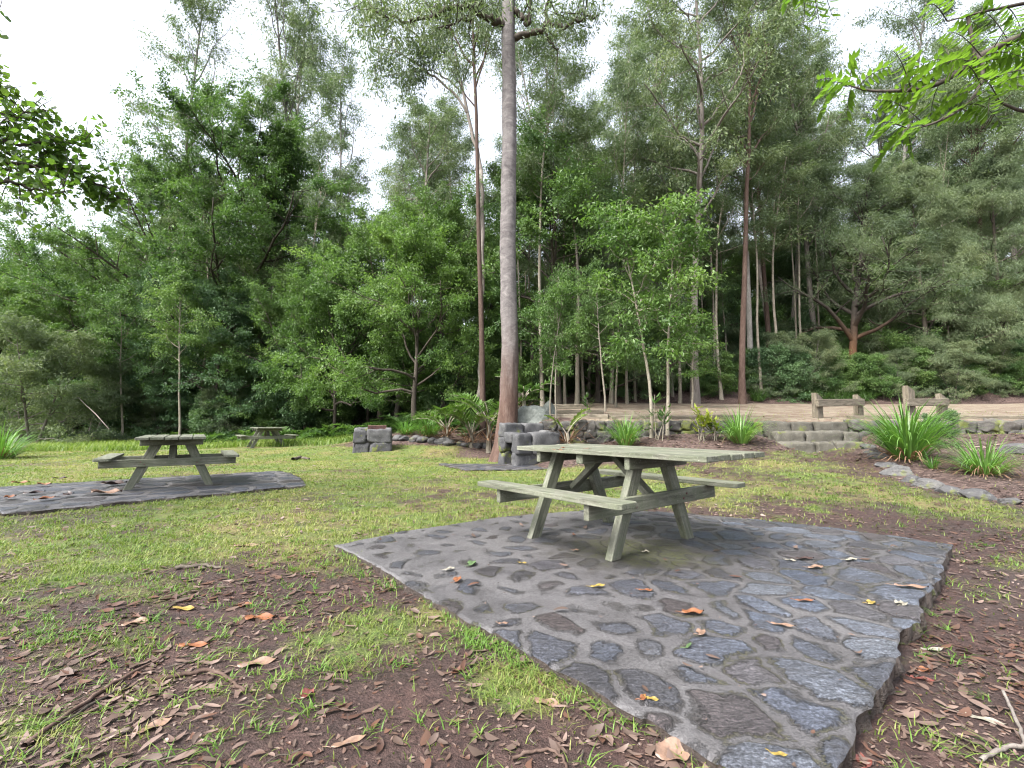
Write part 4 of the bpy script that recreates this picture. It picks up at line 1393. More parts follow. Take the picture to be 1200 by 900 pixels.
TP('gum_tree', 'gum_thin', 'farthest left of the sparse gums rising over the left trees', 'tree', 222, 44, 1.35, 1.9)
for i_, (px, d, s_) in enumerate(((958, 39, 1.0), (1028, 41, 1.02), (1092, 40, 1.0), (1150, 43, 1.08), (1205, 40, 1.0))):
    TP('gum_tree', 'gum_grey', 'tall grey gum crown rising behind the feathery olive trees at right', 'tree', px, d, s_, 1.7 * i_, 'tall gums behind the feathery trees at right')
TP('sapling_tree', 'sapling', 'young tree with thicker pale stem by the wall, left stem of the leafy pair', 'tree', 762, 11.55, (1.0, 1.0, .97), .4)
TP('sapling_tree', 'sapling', 'young tree with leaning pale stem by the wall, right stem of the leafy pair', 'tree', 781, 11.7, (1.0, 1.0, .92), 2.1)
TP('sapling_tree', 'sapling', 'thin pale stem beside the larger barbecue', 'tree', 645, 12.6, (.55, .55, .6), 3.3)
TP('sapling_tree', 'sapling', 'second thin pale stem just right of the one by the larger barbecue', 'tree', 652, 12.9, (.5, .5, .72), 4.7)
TP('sapling_tree', 'pole_tree', 'slim pale tree at the left end of the gravel path', 'tree', 709, 16.5, (.5, .5, .55), .7)
TP('sapling_tree', 'pole_tree', 'slim brown tree beyond the left end of the gravel path', 'tree', 722, 20.5, (.7, .7, .6), 5.2)
TP('sapling_tree', 'sapling', 'bushy young tree on the far side of the gravel path', 'tree', 811, 20, (1.0, 1.0, .62), 1.9)

for i_, (px, d) in enumerate(((608, 22), (622, 25), (636, 19.5), (662, 24), (676, 21.5), (690, 27), (735, 24), (752, 29), (788, 27), (838, 28), (852, 31), (915, 27.5), (945, 29.5), (965, 31), (1035, 30.5), (1062, 33), (1120, 31), (1150, 32), (598, 27), (615, 30), (644, 28), (670, 30), (684, 25), (700, 29), (716, 24.5), (728, 31), (745, 26), (776, 31), (797, 25.5), (806, 29), (828, 30), (846, 26.5), (893, 27), (936, 30), (430, 31), (400, 29), (360, 27), (310, 28), (236, 27))):
    TP('slender_tree', 'pole_gum', 'slender straight pale trunked tree standing in the understory', 'tree', px, d, ((.7 + .5 * ((i_ * 37) % 10) / 10), (.7 + .5 * ((i_ * 37) % 10) / 10), .62 + .4 * ((i_ * 53) % 10) / 10), i_ * 1.3, 'slender pale trunked trees in the understory')

# the crowd of trees behind
rng = np.random.default_rng(2024)
fill_kinds = [('rain_mid', 'rainforest_tree', 'leafy green tree in the crowd of trees behind the clearing'),
              ('deep_mid', 'rainforest_tree', 'dark leafy tree in the shaded crowd behind the clearing'),
              ('gum_grey', 'gum_tree', 'grey gum in the crowd of trees behind the clearing'),
              ('gum_red', 'gum_tree', 'red barked gum in the crowd of trees behind the clearing'),
              ('wattle', 'wattle_tree', 'feathery tree in the crowd of trees behind the clearing'),
              ('rain_big', 'rainforest_tree', 'broad tall tree in the crowd of trees behind the clearing')]
for row, (d, nrow) in enumerate(((33, 17), (40, 16), (50, 16), (64, 15), (84, 15))):
    for k in range(nrow):
        px = -60 + 1320 * (k + rng.uniform(.15, .85)) / nrow
        dd = d * rng.uniform(.94, 1.07)
        if px < 470:
            i = rng.choice([0, 1, 5], p=[.45, .25, .3])
        elif px < 760:
            i = rng.choice([0, 1, 2, 4], p=[.35, .25, .2, .2])
        else:
            i = rng.choice([0, 1, 2, 3, 4], p=[.15, .2, .25, .2, .2])
        key, nm, lab = fill_kinds[i]
        sc = rng.uniform(.8, 1.1) * (.85 if key == 'rain_big' else 1) * (1.15 if d > 45 and key not in ('rain_big',) else 1)
        if 385 < px < 500 and d < 60:
            sc *= .72
        if 410 < px < 450 and d < 55:
            continue
        TP(nm, key, lab, 'tree', px, dd, sc, rng.uniform(0, 6.28), 'trees crowding behind the clearing: ' + nm.replace('_', ' ') + 's')

# understory along the forest edge
sh = [('shrub_dark', 'dark leafy shrub under the forest edge'), ('shrub_green', 'green leafy shrub under the forest edge'), ('shrub_grey', 'fine leaved grey green shrub under the forest edge')]
TP('shrub', 'shrub_grey', 'big rounded grey green shrub at the far left behind the lawn', 'shrub', 42, 21.5, 1.05, .5)
TP('shrub', 'shrub_grey', 'grey green shrub with fallen pale sticks left of the thin stems', 'shrub', 105, 23, .8, 2.5)
for row, (d0, n, smin, smax) in enumerate(((24.5, 30, .5, .95), (28.5, 32, .9, 1.4), (33, 28, 1.2, 1.9), (40, 26, 1.6, 2.4))):
    for k in range(n):
        px = -40 + 1280 * (k + rng.uniform(.1, .9)) / n
        d = d0 * rng.uniform(.95, 1.06) + (3.5 if px > 590 else 0)
        if row < 3 and 408 < px < 455:
            continue
        i = rng.choice(3, p=[.35, .5, .15])
        TP('shrub', sh[i][0], sh[i][1], 'shrub', px, d, rng.uniform(smin, smax), rng.uniform(0, 6.28), 'shrubs under the forest edge: ' + sh[i][0].split('_')[1])


for k in range(34):
    px = 600 + 610 * (k + rng.uniform(.1, .9)) / 34
    i = int(rng.choice(3, p=[.3, .55, .15]))
    TP('shrub', sh[i][0], sh[i][1], 'shrub', px, rng.uniform(26.6, 28.6), rng.uniform(.35, .8), rng.uniform(0, 6.28), 'shrubs under the forest edge: ' + sh[i][0].split('_')[1])


# ------------------------------------------------------------------ fronds, ferns, palms, tussocks
def frond(mb, rng, base, az, el, L, pairs, pl, pw, droop=1.2, side=.9, lift=.15, stem=None, start=.15, sag=.0, vshape=.3):
    n = 12
    h = np.array([math.cos(az), math.sin(az), 0.])
    P = [np.array(base, float)]; a = el
    for i in range(n):
        P.append(P[-1] + (h * math.cos(a) + np.array([0, 0, 1]) * math.sin(a)) * L / n)
        a -= droop / n
    P = np.array(P)
    if stem is not None:
        V, F, T_ = tube(P, np.linspace(pw * .35, pw * .1, n + 1), 3); stem.add(V, F, T_)
    s = np.linspace(start, 1, pairs)
    pts = np.stack([np.interp(s, np.linspace(0, 1, n + 1), P[:, j]) for j in range(3)], 1)
    tan = unit(np.stack([np.interp(s, np.linspace(0, 1, n + 1), np.gradient(P[:, j])) for j in range(3)], 1))
    sv = np.array([-h[1], h[0], 0.])
    env = np.sin(PI * (.12 + .85 * (s - start) / (1 - start))) ** .6
    for sg in (-1, 1):
        ax = unit(sv * sg * side + tan * (.55 + rng.normal(size=(pairs, 1)) * .1) + np.array([0, 0, vshape - sag]) + rng.normal(size=(pairs, 3)) * .08)
        nr = unit(np.cross(np.cross(ax, np.array([0, 0, 1.0])), ax) + rng.normal(size=(pairs, 3)) * .15)
        mb.add(*leaf_shapes(pts, ax, nr, pl * env * rng.uniform(.85, 1.1, pairs), pw, -lift * 2))


def make_fern(seed, n=9, L=.9, pl=.2, pw=.05, el=(25, 70), droop=1.5, pairs=18):
    rng = np.random.default_rng(seed); m = MB(); az = rng.uniform(0, 6)
    for k in range(n):
        az += 2.4 + rng.normal() * .3
        frond(m, rng, (0, 0, 0.02), az, R(rng.uniform(*el)), L * rng.uniform(.7, 1.15), pairs, pl, pw, droop, stem=m)
    return np_mesh('fern_fronds', np.concatenate(m.V), [np.concatenate(v) for v in m.F.values()], MATS['fern_leaves'])


FERN = [make_fern(31), make_fern(32, 11, 1.1, .24, .055), make_fern(33, 8, .75, .18, .05)]


def fern(px, d, sc, label, group, i):
    x = px_x(px, d)
    o = link('fern', FERN[i % 3], None, (x, d, g1(x, d) - .02))
    o.scale = (sc,) * 3; o.rotation_euler = (0, 0, i * 1.7)
    return tag(o, label, 'fern', group)


for i in range(80):
    px = rng.uniform(200, 585); f = (px - 200) / 385
    d = rng.uniform(20.0, 26) * (1 - f) + rng.uniform(16.2, 23.5) * f
    fern(px, d, rng.uniform(.9, 1.5), 'arching green fern on the bank along the left forest edge', 'ferns along the left forest edge', i)
for i in range(34):
    px = rng.uniform(1020, 1260); d = rng.uniform(27.6, 36)
    fern(px, d, rng.uniform(1.1, 1.7), 'pale green fern on the wooded bank beyond the path at right', 'ferns on the bank at right', i)

# strap leaved ground cover at the far side of the path: each clump a plant


def tussock_mesh(seed, n, L, wdt, el=(45, 88), droop=1.6, rad=.1):
    rng = np.random.default_rng(seed); V = []; F = []; k = 7
    az = rng.uniform(0, 2 * PI, n); e = np.radians(rng.uniform(el[0], el[1], n)); LL = L * rng.uniform(.55, 1.1, n); dr = droop * rng.uniform(.3, 1.3, n)
    h = np.stack([np.cos(az), np.sin(az), np.zeros(n)], 1); s = np.stack([-np.sin(az), np.cos(az), np.zeros(n)], 1)
    P = h * (rad * np.sqrt(rng.uniform(0, 1, n)))[:, None]
    W_ = np.array([.7, 1, 1, .95, .8, .5, .04])
    rows = []
    for i in range(k):
        rows.append(np.stack([P - s * wdt * .5 * W_[i], P + s * wdt * .5 * W_[i]], 1))
        P = P + (h * np.cos(e)[:, None] + np.array([0, 0, 1.0]) * np.sin(e)[:, None]) * (LL / (k - 1))[:, None]
        e = e - dr / (k - 1) * (.4 + .25 * i)
    A = np.stack(rows, 1)                       # n,k,2,3
    V = A.reshape(-1, 3)
    b = (np.arange(n) * k * 2)[:, None] + (np.arange(k - 1) * 2)[None, :]
    F = np.stack([b, b + 1, b + 3, b + 2], -1).reshape(-1, 4)
    V[:, 2] = np.maximum(V[:, 2], .01)
    return V, F


def tussock(label, px, d, L, n, wdt, seed, dead=.12, rad=.12, el=(45, 88), leafm='strap_leaves', group='strap leaved grass tussocks', droop=1.6):
    x = px_x(px, d); z = g1(x, d)
    t = thing('grass_tussock', label, 'grass tussock', (x, d, z - .01), 0, group)
    V, F = tussock_mesh(seed, n, L, wdt, el, droop, rad)
    link('green_blades', np_mesh('blades', V, F, MATS[leafm]), t)
    V, F = tussock_mesh(seed + 1, max(12, int(n * dead)), L * .75, wdt * .9, (10, 50), droop, rad * 1.15)
    link('dead_blades', np_mesh('dead_blades', V, F, MATS['dead_leaves']), t)
    return t


tussock('largest strap leaved tussock, bright green, right of the stone steps', 1060, 8.5, 1.28, 380, .022, 1, .22, .22, (40, 88), droop=1.9)
tussock('low tussock with untidy blades in the rockery near the right edge', 1148, 7.2, .75, 220, .014, 3, .5, .2, (30, 85), droop=1.9)
tussock('small sprig of blades between the two rockery tussocks', 1088, 7.6, .32, 40, .016, 5, .1, .06)
tussock('tussock left of the steps in the garden bed', 866, 10.6, .95, 240, .018, 7, .15, .16, (40, 86), droop=1.8)
tussock('tussock in the garden bed below the path edge, left of the two leafy saplings', 733, 11.0, .9, 230, .016, 9, .1, .15, (45, 88), droop=1.6)
tussock('tussock cut by the left edge of the picture, beyond the left pad', 4, 13.2, 1.2, 260, .02, 11, .15, .3, (35, 85), droop=1.9)
tussock('dark tussock under the palms near the row of rocks', 502, 16.6, .95, 200, .03, 13, .1, .2, (30, 85), droop=1.7)
tussock('second dark tussock left of the one under the palms', 476, 17.2, .7, 150, .028, 15, .15, .2, (30, 85), droop=1.7)
SG = [np_mesh('clump', *tussock_mesh(60 + i, 70, .75, .03, (35, 85), 1.9, .2), MATS['fern_leaves']) for i in range(2)]
for i in range(46):
    px = rng.uniform(880, 1030); d = rng.uniform(26.0, 27.6)
    x = px_x(px, d)
    o = link('strap_plant', SG[i % 2], None, (x, d, g1(x, d))); o.rotation_euler = (0, 0, i * 1.1); s_ = rng.uniform(.7, 1.2); o.scale = (s_,) * 3
    tag(o, 'low strap leaved plant in the green strip along the far side of the path', 'plant', 'strap plants along the far path edge')


def palm(label, px, d, n, L, seed, pl=.42, pw=.055, leafm='palm_leaves', el=(35, 80), trunk=.35, droop=1.3, pairs=20, name='palm'):
    x = px_x(px, d)
    t = thing(name, label, 'palm', (x, d, g1(x, d) - .03), 0)
    rng = np.random.default_rng(seed); m = MB(); st = MB(); az = rng.uniform(0, 6)
    for k in range(n):
        az += 2.4 + rng.normal() * .3
        frond(m, rng, (0, 0, trunk), az, R(rng.uniform(*el)), L * rng.uniform(.75, 1.15), pairs, pl, pw, droop, stem=st, lift=.12, start=.3)
    m.build('fronds', MATS[leafm], t)
    V, F, T_ = tube([(0, 0, -.05), (.01, 0, trunk * .5), (0, .01, trunk + .05)], [.1, .08, .05], 8); st.add(V, F, T_)
    st.build('stems', MATS['sapling_bark'], t)
    V, F = tussock_mesh(seed + 5, 60, 1.0, .03, (-20, 60), 1.8, .12)
    V[:, 2] += trunk * .5
    link('dead_fronds', np_mesh('dead_fronds', V, F, MATS['dead_leaves']), t)
    return t


palm('brightest yellow green palm clump left of the great gum', 553, 15.0, 10, 1.9, 3)
palm('darker green palm behind the brightest clump, tight against the great gum', 573, 14.2, 9, 1.9, 5, leafm='fern_leaves', trunk=.8)
palm('low arching palm left of the brightest clump', 524, 15.8, 7, 1.5, 8, trunk=.4)
palm('young green palm right of the great gum', 614, 14.2, 8, 1.2, 12, leafm='fern_leaves', pl=.34, trunk=.9)


def cane(label, px, d, seed, h, n, ll, lw, leafm, name='leafy_plant', fallen=True):
    x = px_x(px, d); rng = np.random.default_rng(seed)
    t = thing(name, label, 'plant', (x, d, g1(x, d) - .02), 0)
    st = MB(); lf = MB()
    for k in range(n):
        a = rng.uniform(0, 6.28); P = walk(rng, (rng.normal() * .06, rng.normal() * .06, 0), (math.cos(a) * .25, math.sin(a) * .25, 1), h * rng.uniform(.6, 1.05), 6, .1, 0)
        V, F, T_ = tube(P, np.linspace(.014, .006, 7), 4); st.add(V, F, T_)
        for q in range(16):
            s = rng.uniform(.25, 1) ** .7; p = np.array([np.interp(s, np.linspace(0, 1, 7), P[:, j]) for j in range(3)])
            b = rng.uniform(0, 6.28); ax = unit(np.array([[math.cos(b), math.sin(b), rng.uniform(-.1, 1.0)]])); nr = unit(np.cross(np.cross(ax, [[0, 0, 1.0]]), ax) + .01)
            lf.add(*leaf_shapes(p[None], ax, nr, ll * rng.uniform(.7, 1.2), lw, -.5))
    st.build('stems', MATS['sapling_bark'], t); lf.build('leaves', MATS[leafm], t)
    return t


cane('upright leafy cordyline by the stems of the young tree pair', 769, 11.2, 21, 1.15, 4, .34, .05, 'fern_leaves')
cane('yellowing leafy plant between the two tussocks of the garden bed', 820, 10.9, 23, .85, 5, .24, .06, 'yellow_leaves')
cane('low yellowing plant just right of the first yellowing one', 838, 10.9, 25, .6, 4, .2, .06, 'yellow_leaves')
t_ = palm('leaning plant with one bright yellow green frond, behind the near table', 664, 11.6, 3, .95, 27, .2, .05, 'palm_leaves', (60, 80), .35, .9, 12, 'leafy_plant'); t_['category'] = 'plant'
cane('small upright plant at the left end of the path edge', 686, 12.9, 29, .7, 2, .26, .05, 'fern_leaves')
TP('shrub', 'shrub_dark', 'small dark shrub behind the largest tussock, against the wall', 'shrub', 1100, 10.0, .2, .5)

# ------------------------------------------------------------------ branches reaching in over the camera


def overhang_left():
    t = thing('broadleaf_tree', 'broad leaved tree at the left edge, leafy branches hanging in front of the sky', 'tree', (-6.6, 3.9, g1(-6.6, 3.9) - .1), 0)
    b0 = np.array(t.location)
    rng = np.random.default_rng(8); wood = MB(); A = []; B = []; W = []
    tr = walk(rng, (0, 0, 0), (.05, 0, 1), 6.5, 10, .04, 0)
    V, F, T_ = tube(tr, np.linspace(.16, .05, 11), 10); wood.add(V, F, T_)

    def L(px, py, d):
        return np.array(at(px, py, d)) - b0
    limbs = [([tr[4], L(-60, 240, 4.3), L(0, 212, 4.5), L(40, 222, 4.6), L(80, 225, 4.7)], 1), ([tr[5], L(-80, 120, 4.3), L(-20, 130, 4.5), L(20, 140, 4.6), L(50, 128, 4.7)], 1.2),
             ([tr[5], L(-60, 160, 4.4), L(0, 170, 4.6), L(60, 165, 4.8), L(95, 170, 4.9)], 1.5), ([tr[4], L(-60, 200, 4.6), L(20, 190, 4.8), L(85, 200, 5.0), L(120, 215, 5.1), L(150, 235, 5.2)], 1.8),
             ([tr[6], L(-60, 60, 4.6), L(-15, 95, 4.6), L(12, 105, 4.7)], .8), ([tr[7], L(-60, -20, 4.4), L(-20, 10, 4.5), L(3, 20, 4.5)], .35), ([tr[6], L(-90, 90, 4.9), L(-30, 150, 5), L(30, 195, 5.2), L(70, 200, 5.2)], 1.2)]
    for P, wt in limbs:
        P = np.array(P); k = np.linspace(0, len(P) - 1, 18)
        Q = np.stack([np.interp(k, np.arange(len(P)), P[:, j]) for j in range(3)], 1)
        Q[1:] += rng.normal(size=(17, 3)) * .02
        V, F, T_ = tube(Q, np.linspace(.035, .006, 18), 5); wood.add(V, F, T_)
        for q in range(int(30 * wt)):
            s = rng.integers(6, 18); d = unit(Q[min(17, s + 1)] - Q[s - 1] + rng.normal(size=3) * .8)
            e = Q[s] + d * rng.uniform(.12, .38)
            V, F, T_ = tube([Q[s], (Q[s] + e) / 2 + rng.normal(size=3) * .01, e], [.005, .004, .002], 3); wood.add(V, F, T_)
            A.append(Q[s]); B.append(e); W.append(1)
    for k in range(60):
        z = rng.uniform(3.2, 7); a = rng.uniform(1.5, 4.9); p = np.array([0, 0, z]); e = p + np.array([math.cos(a), math.sin(a), .3]) * rng.uniform(.8, 2.2)
        V, F, T_ = tube([p, (p + e) / 2, e], [.03, .02, .006], 4); wood.add(V, F, T_)
        A.append((p + e) / 2); B.append(e); W.append(3)
    A = np.array(A); B = np.array(B); W = np.array(W, float); n = 3700
    idx = rng.choice(len(A), n, p=W / W.sum()); s = rng.uniform(.1, 1.05, n)[:, None]
    pos = A[idx] + (B[idx] - A[idx]) * s + rng.normal(size=(n, 3)) * .05
    ax = unit((B[idx] - A[idx]) * .8 + rng.normal(size=(n, 3)) * .5 + np.array([0, 0, -.25])); nr = rng.normal(size=(n, 3)) * .45 + np.array([0, 0, .9]); nr = unit(nr - ax * (nr * ax).sum(1)[:, None])
    k = rng.uniform(.7, 1.25, n)
    V, F4, T3 = leaf_shapes(pos, ax, nr, .074 * k, .05 * k, -.3)
    link('crown', np_mesh('broadleaf_crown', V, [F4, T3], MATS['broad_leaves']), t)
    wood.build('trunk', MATS['dark_bark'], t, True)


overhang_left()


def overhang_right():
    t = thing('pinnate_tree', 'tree at the upper right whose bright feather leaved branches hang into the view', 'tree', (5.3, 2.6, g1(5.3, 2.6) - .1), 0)
    b0 = np.array(t.location)
    rng = np.random.default_rng(18); wood = MB(); lf = MB()
    tr = walk(rng, (0, 0, 0), (-.05, 0, 1), 7, 10, .04, 0)
    V, F, T_ = tube(tr, np.linspace(.15, .05, 11), 10); wood.add(V, F, T_)

    def L(px, py, d):
        return np.array(at(px, py, d)) - b0

    def limb(P, r0, r1, n=20):
        P = np.array(P); k = np.linspace(0, len(P) - 1, n)
        Q = np.stack([np.interp(k, np.arange(len(P)), P[:, j]) for j in range(3)], 1)
        Q[1:-1] = (Q[:-2] + Q[1:-1] * 2 + Q[2:]) / 4
        V, F, T_ = tube(Q, np.linspace(r0, r1, n), 6); wood.add(V, F, T_)
        return Q
    Q1 = limb([tr[6], L(1290, 10, 3.0), L(1200, 40, 3.05), L(1145, 66, 3.1), L(1115, 92, 3.1), L(1085, 104, 3.1), L(1050, 107, 3.15), L(1015, 107, 3.2), L(990, 98, 3.2)], .03, .005)
    Q2 = limb([L(1145, 62, 3.1), L(1153, 75, 3.05), L(1150, 100, 3.0), L(1135, 122, 3.0), L(1110, 138, 3.0), L(1085, 148, 3.0), L(1060, 152, 3.0)], .014, .005)
    Q3 = limb([L(1134, 18, 3.05), L(1140, 50, 3.05), L(1142, 70, 3.05)], .012, .009, 6)
    Q4 = limb([tr[6], L(1300, 120, 3.2), L(1200, 132, 3.3), L(1172, 120, 3.3), L(1160, 112, 3.3)], .02, .005)
    Q5 = limb([tr[7], L(1250, -60, 2.9), L(1050, -45, 2.9), L(960, -25, 2.9), L(940, -15, 2.9)], .025, .005)
    Q6 = limb([tr[6], L(1280, -20, 3.0), L(1220, 0, 3.1), L(1180, 8, 3.1), L(1150, 14, 3.1), L(1110, 25, 3.2)], .02, .004)
    # fronds: start pixel, end pixel, depth
    fr = [((992, 100), (960, 95)), ((992, 100), (955, 122)), ((995, 102), (962, 138)), ((998, 102), (992, 140)), ((995, 100), (1002, 70)), ((1003, 104), (1042, 80)),
          ((1062, 108), (1130, 72)), ((1060, 107), (1070, 70)), ((1062, 150), (1020, 152)), ((1062, 150), (1022, 165)), ((1065, 150), (1025, 197)), ((1065, 150), (1068, 188)),
          ((1085, 148), (1030, 120)), ((1085, 148), (1135, 110)), ((1100, 142), (1145, 140)), ((1090, 104), (1060, 135)), ((1110, 95), (1140, 60)), ((1120, 88), (1105, 55)), ((1100, 100), (1090, 140)),
          ((1150, 66), (1200, 70)), ((1160, 60), (1210, 62)), ((1150, 66), (1110, 40)), ((1165, 55), (1200, 20)), ((1180, 45), (1150, 15)), ((1170, 52), (1205, 95)), ((1165, 112), (1205, 105)), ((1172, 120), (1145, 95)),
          ((1165, 112), (1158, 140)), ((940, -15), (920, 10)), ((945, -15), (942, 32)), ((950, -18), (962, 38)), ((958, -22), (975, 20)), ((965, -24), (930, 0)), ((1110, 25), (1085, 10)), ((1150, 14), (1170, -10)),
          ((1180, 8), (1200, 45)), ((1120, 22), (1150, 35)), ((1150, 100), (1128, 80)), ((1152, 85), (1185, 80)), ((1135, 122), (1175, 150)), ((1085, 148), (1050, 175)), ((1100, 98), (1062, 90)), ((1125, 82), (1175, 95))]
    fr += [((int(rng.uniform(1095, 1205)), int(rng.uniform(30, 120))),) for i in range(0)]
    for i in range(8):
        q = Q1[8 + i % 11] if i % 3 else Q2[3 + i % 14]
        fr.append((None, q, rng.uniform(0, 6.28)))
    fr += [((1210 + 12 * i, 20 + 13 * (i % 7)), (1190 + 14 * i, 60 + 15 * (i % 5))) for i in range(10)]
    for f_ in fr:
        if f_[0] is None:                       # springs straight off a branch
            p0 = np.array(f_[1]); p1 = p0 + np.array([math.cos(f_[2]) * .42, math.sin(f_[2]) * .3, rng.uniform(-.16, .12)])
        else:
            a, b = f_
            d0 = rng.uniform(2.95, 3.2); d1 = d0 + rng.uniform(-.25, .2)
            p0 = L(*a, d0); p1 = L(*b, d1)
        ln = np.linalg.norm(p1 - p0)
        kk = np.linspace(0, 1, 12)[:, None]
        P = p0 + (p1 - p0) * kk + np.array([0, 0, 1.0]) * (.18 * ln * np.sin(PI * kk * .9))
        V, F, T_ = tube(P, np.linspace(.004, .0015, 12), 4); wood.add(V, F, T_)
        pairs = max(7, int(ln / .035)); s = np.linspace(.12, .98, pairs)
        pts = np.stack([np.interp(s, kk[:, 0], P[:, j]) for j in range(3)], 1); tan = unit(np.stack([np.interp(s, kk[:, 0], np.gradient(P[:, j])) for j in range(3)], 1))
        vw = unit(np.array([[0., 1.0, .35]])); sv = unit(np.cross(tan, np.array([0, .35, 1.0])))
        for sg in (-1, 1):
            ax = unit(sv * sg + tan * .35 + np.array([0, 0, -.35]) + rng.normal(size=(pairs, 3)) * .12)
            nr = unit(np.cross(np.cross(ax, np.array([0, -.3, 1.0])), ax) + rng.normal(size=(pairs, 3)) * .15)
            lf.add(*leaf_shapes(pts, ax, nr, .085 * (.75 + .35 * np.sin(PI * s)) * rng.uniform(.85, 1.1, pairs), .026, -.3))
    lf.build('fronds', MATS['pinnate_leaves'], t)
    # the rest of its crown, out of the picture
    A = []; B = []
    for k in range(40):
        z = rng.uniform(4.2, 7.5); a = rng.uniform(-1.4, 1.4); p = np.array([0, 0, z]); e = p + np.array([math.cos(a), math.sin(a), .3]) * rng.uniform(.8, 2.0)
        V, F, T_ = tube([p, (p + e) / 2, e], [.03, .02, .006], 4); wood.add(V, F, T_); A.append((p + e) / 2); B.append(e)
    V, F = scatter_leaves(rng, np.array(A), np.array(B), np.ones(40), 2500, .15, .09, .03, .5, .6)
    link('crown', np_mesh('pinnate_crown', V, F, MATS['pinnate_leaves']), t)
    wood.build('trunk', MATS['dark_bark'], t, True)


overhang_right()


# ------------------------------------------------------------------ grass blades, litter, sticks
def on_pad(x, y, m=0.0):
    a = quad_uv(x, y, PAD) > m
    return a | (quad_uv(x, y, PAD2) > m - .03) | (quad_uv(x, y, PAD3) > m - .03)


def blades(rng, x, y, hgt, wdt, lean=.6):
    n = len(x); z = gn(x, y) - .004
    az = rng.uniform(0, 2 * PI, n); f = np.stack([np.cos(az), np.sin(az), np.zeros(n)], 1); s = np.stack([-f[:, 1], f[:, 0], np.zeros(n)], 1)
    P = np.stack([x, y, z], 1); l = (lean * rng.uniform(.2, 1.5, n) * hgt)[:, None]; h = hgt[:, None] * np.array([0, 0, 1.0]); w2 = (wdt / 2)[:, None]
    M = P + h * .6 + f * l * .35; Tp = P + h * rng.uniform(.8, 1.05, n)[:, None] + f * l * 1.1
    V = np.stack([P - s * w2, P + s * w2, M + s * w2 * .8, M - s * w2 * .8, Tp], 1).reshape(-1, 3)
    i = np.arange(n)[:, None] * 5
    return V, i + np.array([[0, 1, 2, 3]]), i + np.array([[3, 2, 4]])


rng = np.random.default_rng(99)
n = 900000
y = .55 + 16 * rng.uniform(0, 1, n) ** 1.9
x = rng.uniform(-1.2, 1.2, n) * (y + .35)
ga = grass_amount(x, y)
clump = np.clip(fbm(x * 9, y * 9, 61, 2) * 2.2 - .55, 0, 1)
keep = (rng.uniform(0, 1, n) < (np.clip(ga * 1.15 - .08, 0, 1) ** 1.3 * .6 + .02) * (.08 + .92 * clump)) & ~on_pad(x, y, .035)
x = x[keep]; y = y[keep]
hg = rng.uniform(.014, .042, len(x)) * (.75 + .5 * clump[keep]) * np.where(y < 3, .85, 1.0)
V, F4, T3 = blades(rng, x, y, hg, .0028 + .0009 * y, 1.2)
tag(link('lawn_grass', np_mesh('lawn_grass', V, [F4, T3], MATS['grass_blades'])), 'patchy yellow green lawn grass over the soil', 'grass', None, 'stuff')
n = 5200
tt = rng.uniform(0, 1, n); A_ = np.array(PAD['L']); B_ = np.array(PAD['B'])
tuft = np.clip(fbm(tt * 22, tt * 0, 5, 2) * 3 - 1.45, 0, 1) ** 1.5 * .6
kp = rng.uniform(0, 1, n) < tuft
x = A_[0] + (B_[0] - A_[0]) * tt + rng.normal(size=n) * .035 - .03; y = A_[1] + (B_[1] - A_[1]) * tt + rng.normal(size=n) * .035 - .03
V, F4, T3 = blades(rng, x[kp], y[kp], rng.uniform(.015, .042, kp.sum()), .003 + .0008 * y[kp], 1.3)
tag(link('edge_grass', np_mesh('edge_grass', V, [F4, T3], MATS['sprig_leaves'])), 'grass creeping along the left rim of the big pad', 'grass', None, 'stuff')
# little sprigs rooted in the bare soil
m_ = 1700
yc = .6 + 4.4 * rng.uniform(0, 1, m_) ** 1.3; xc = rng.uniform(-1.2, 1.2, m_) * (yc + .35)
kp = (rng.uniform(0, 1, m_) < np.where(xc < .5, .75 * (1 - .75 * np.exp(-(((xc + .1) / .6) ** 2 + ((yc - 1.4) / .45) ** 2))), .22)) & ~on_pad(xc, yc, .02)
xc = np.repeat(xc[kp], 11); yc = np.repeat(yc[kp], 11); sp_ = np.repeat(rng.uniform(.006, .03, kp.sum()), 11)
x = xc + rng.normal(size=len(xc)) * sp_; y = yc + rng.normal(size=len(xc)) * sp_
V, F4, T3 = blades(rng, x, y, rng.uniform(.012, .04, len(x)), .0032 + .0008 * y, 1.9)
tag(link('grass_sprigs', np_mesh('grass_sprigs', V, [F4, T3], MATS['sprig_leaves'])), 'small green grass sprigs rooted in the bare soil', 'grass', None, 'stuff')
# taller soft grass along the left forest edge
n = 26000
y = rng.uniform(15.5, 24, n); x = rng.uniform(-20, -5.5, n)
dd = y - (16.4 + 1.5 * (fbm(x * .4, y * .0, 71, 2) - .5) * 2 + .12 * (x + 14)); keep = (dd > 0) & (rng.uniform(0, 1, n) < .9)
x = x[keep]; y = y[keep]
V, F4, T3 = blades(rng, x, y, rng.uniform(.08, .30, len(x)), np.full(len(x), .02), .7)
tag(link('tall_grass', np_mesh('tall_grass', V, [F4, T3], MATS['soft_grass'])), 'taller soft green grass at the back of the lawn on the left', 'grass', None, 'stuff')


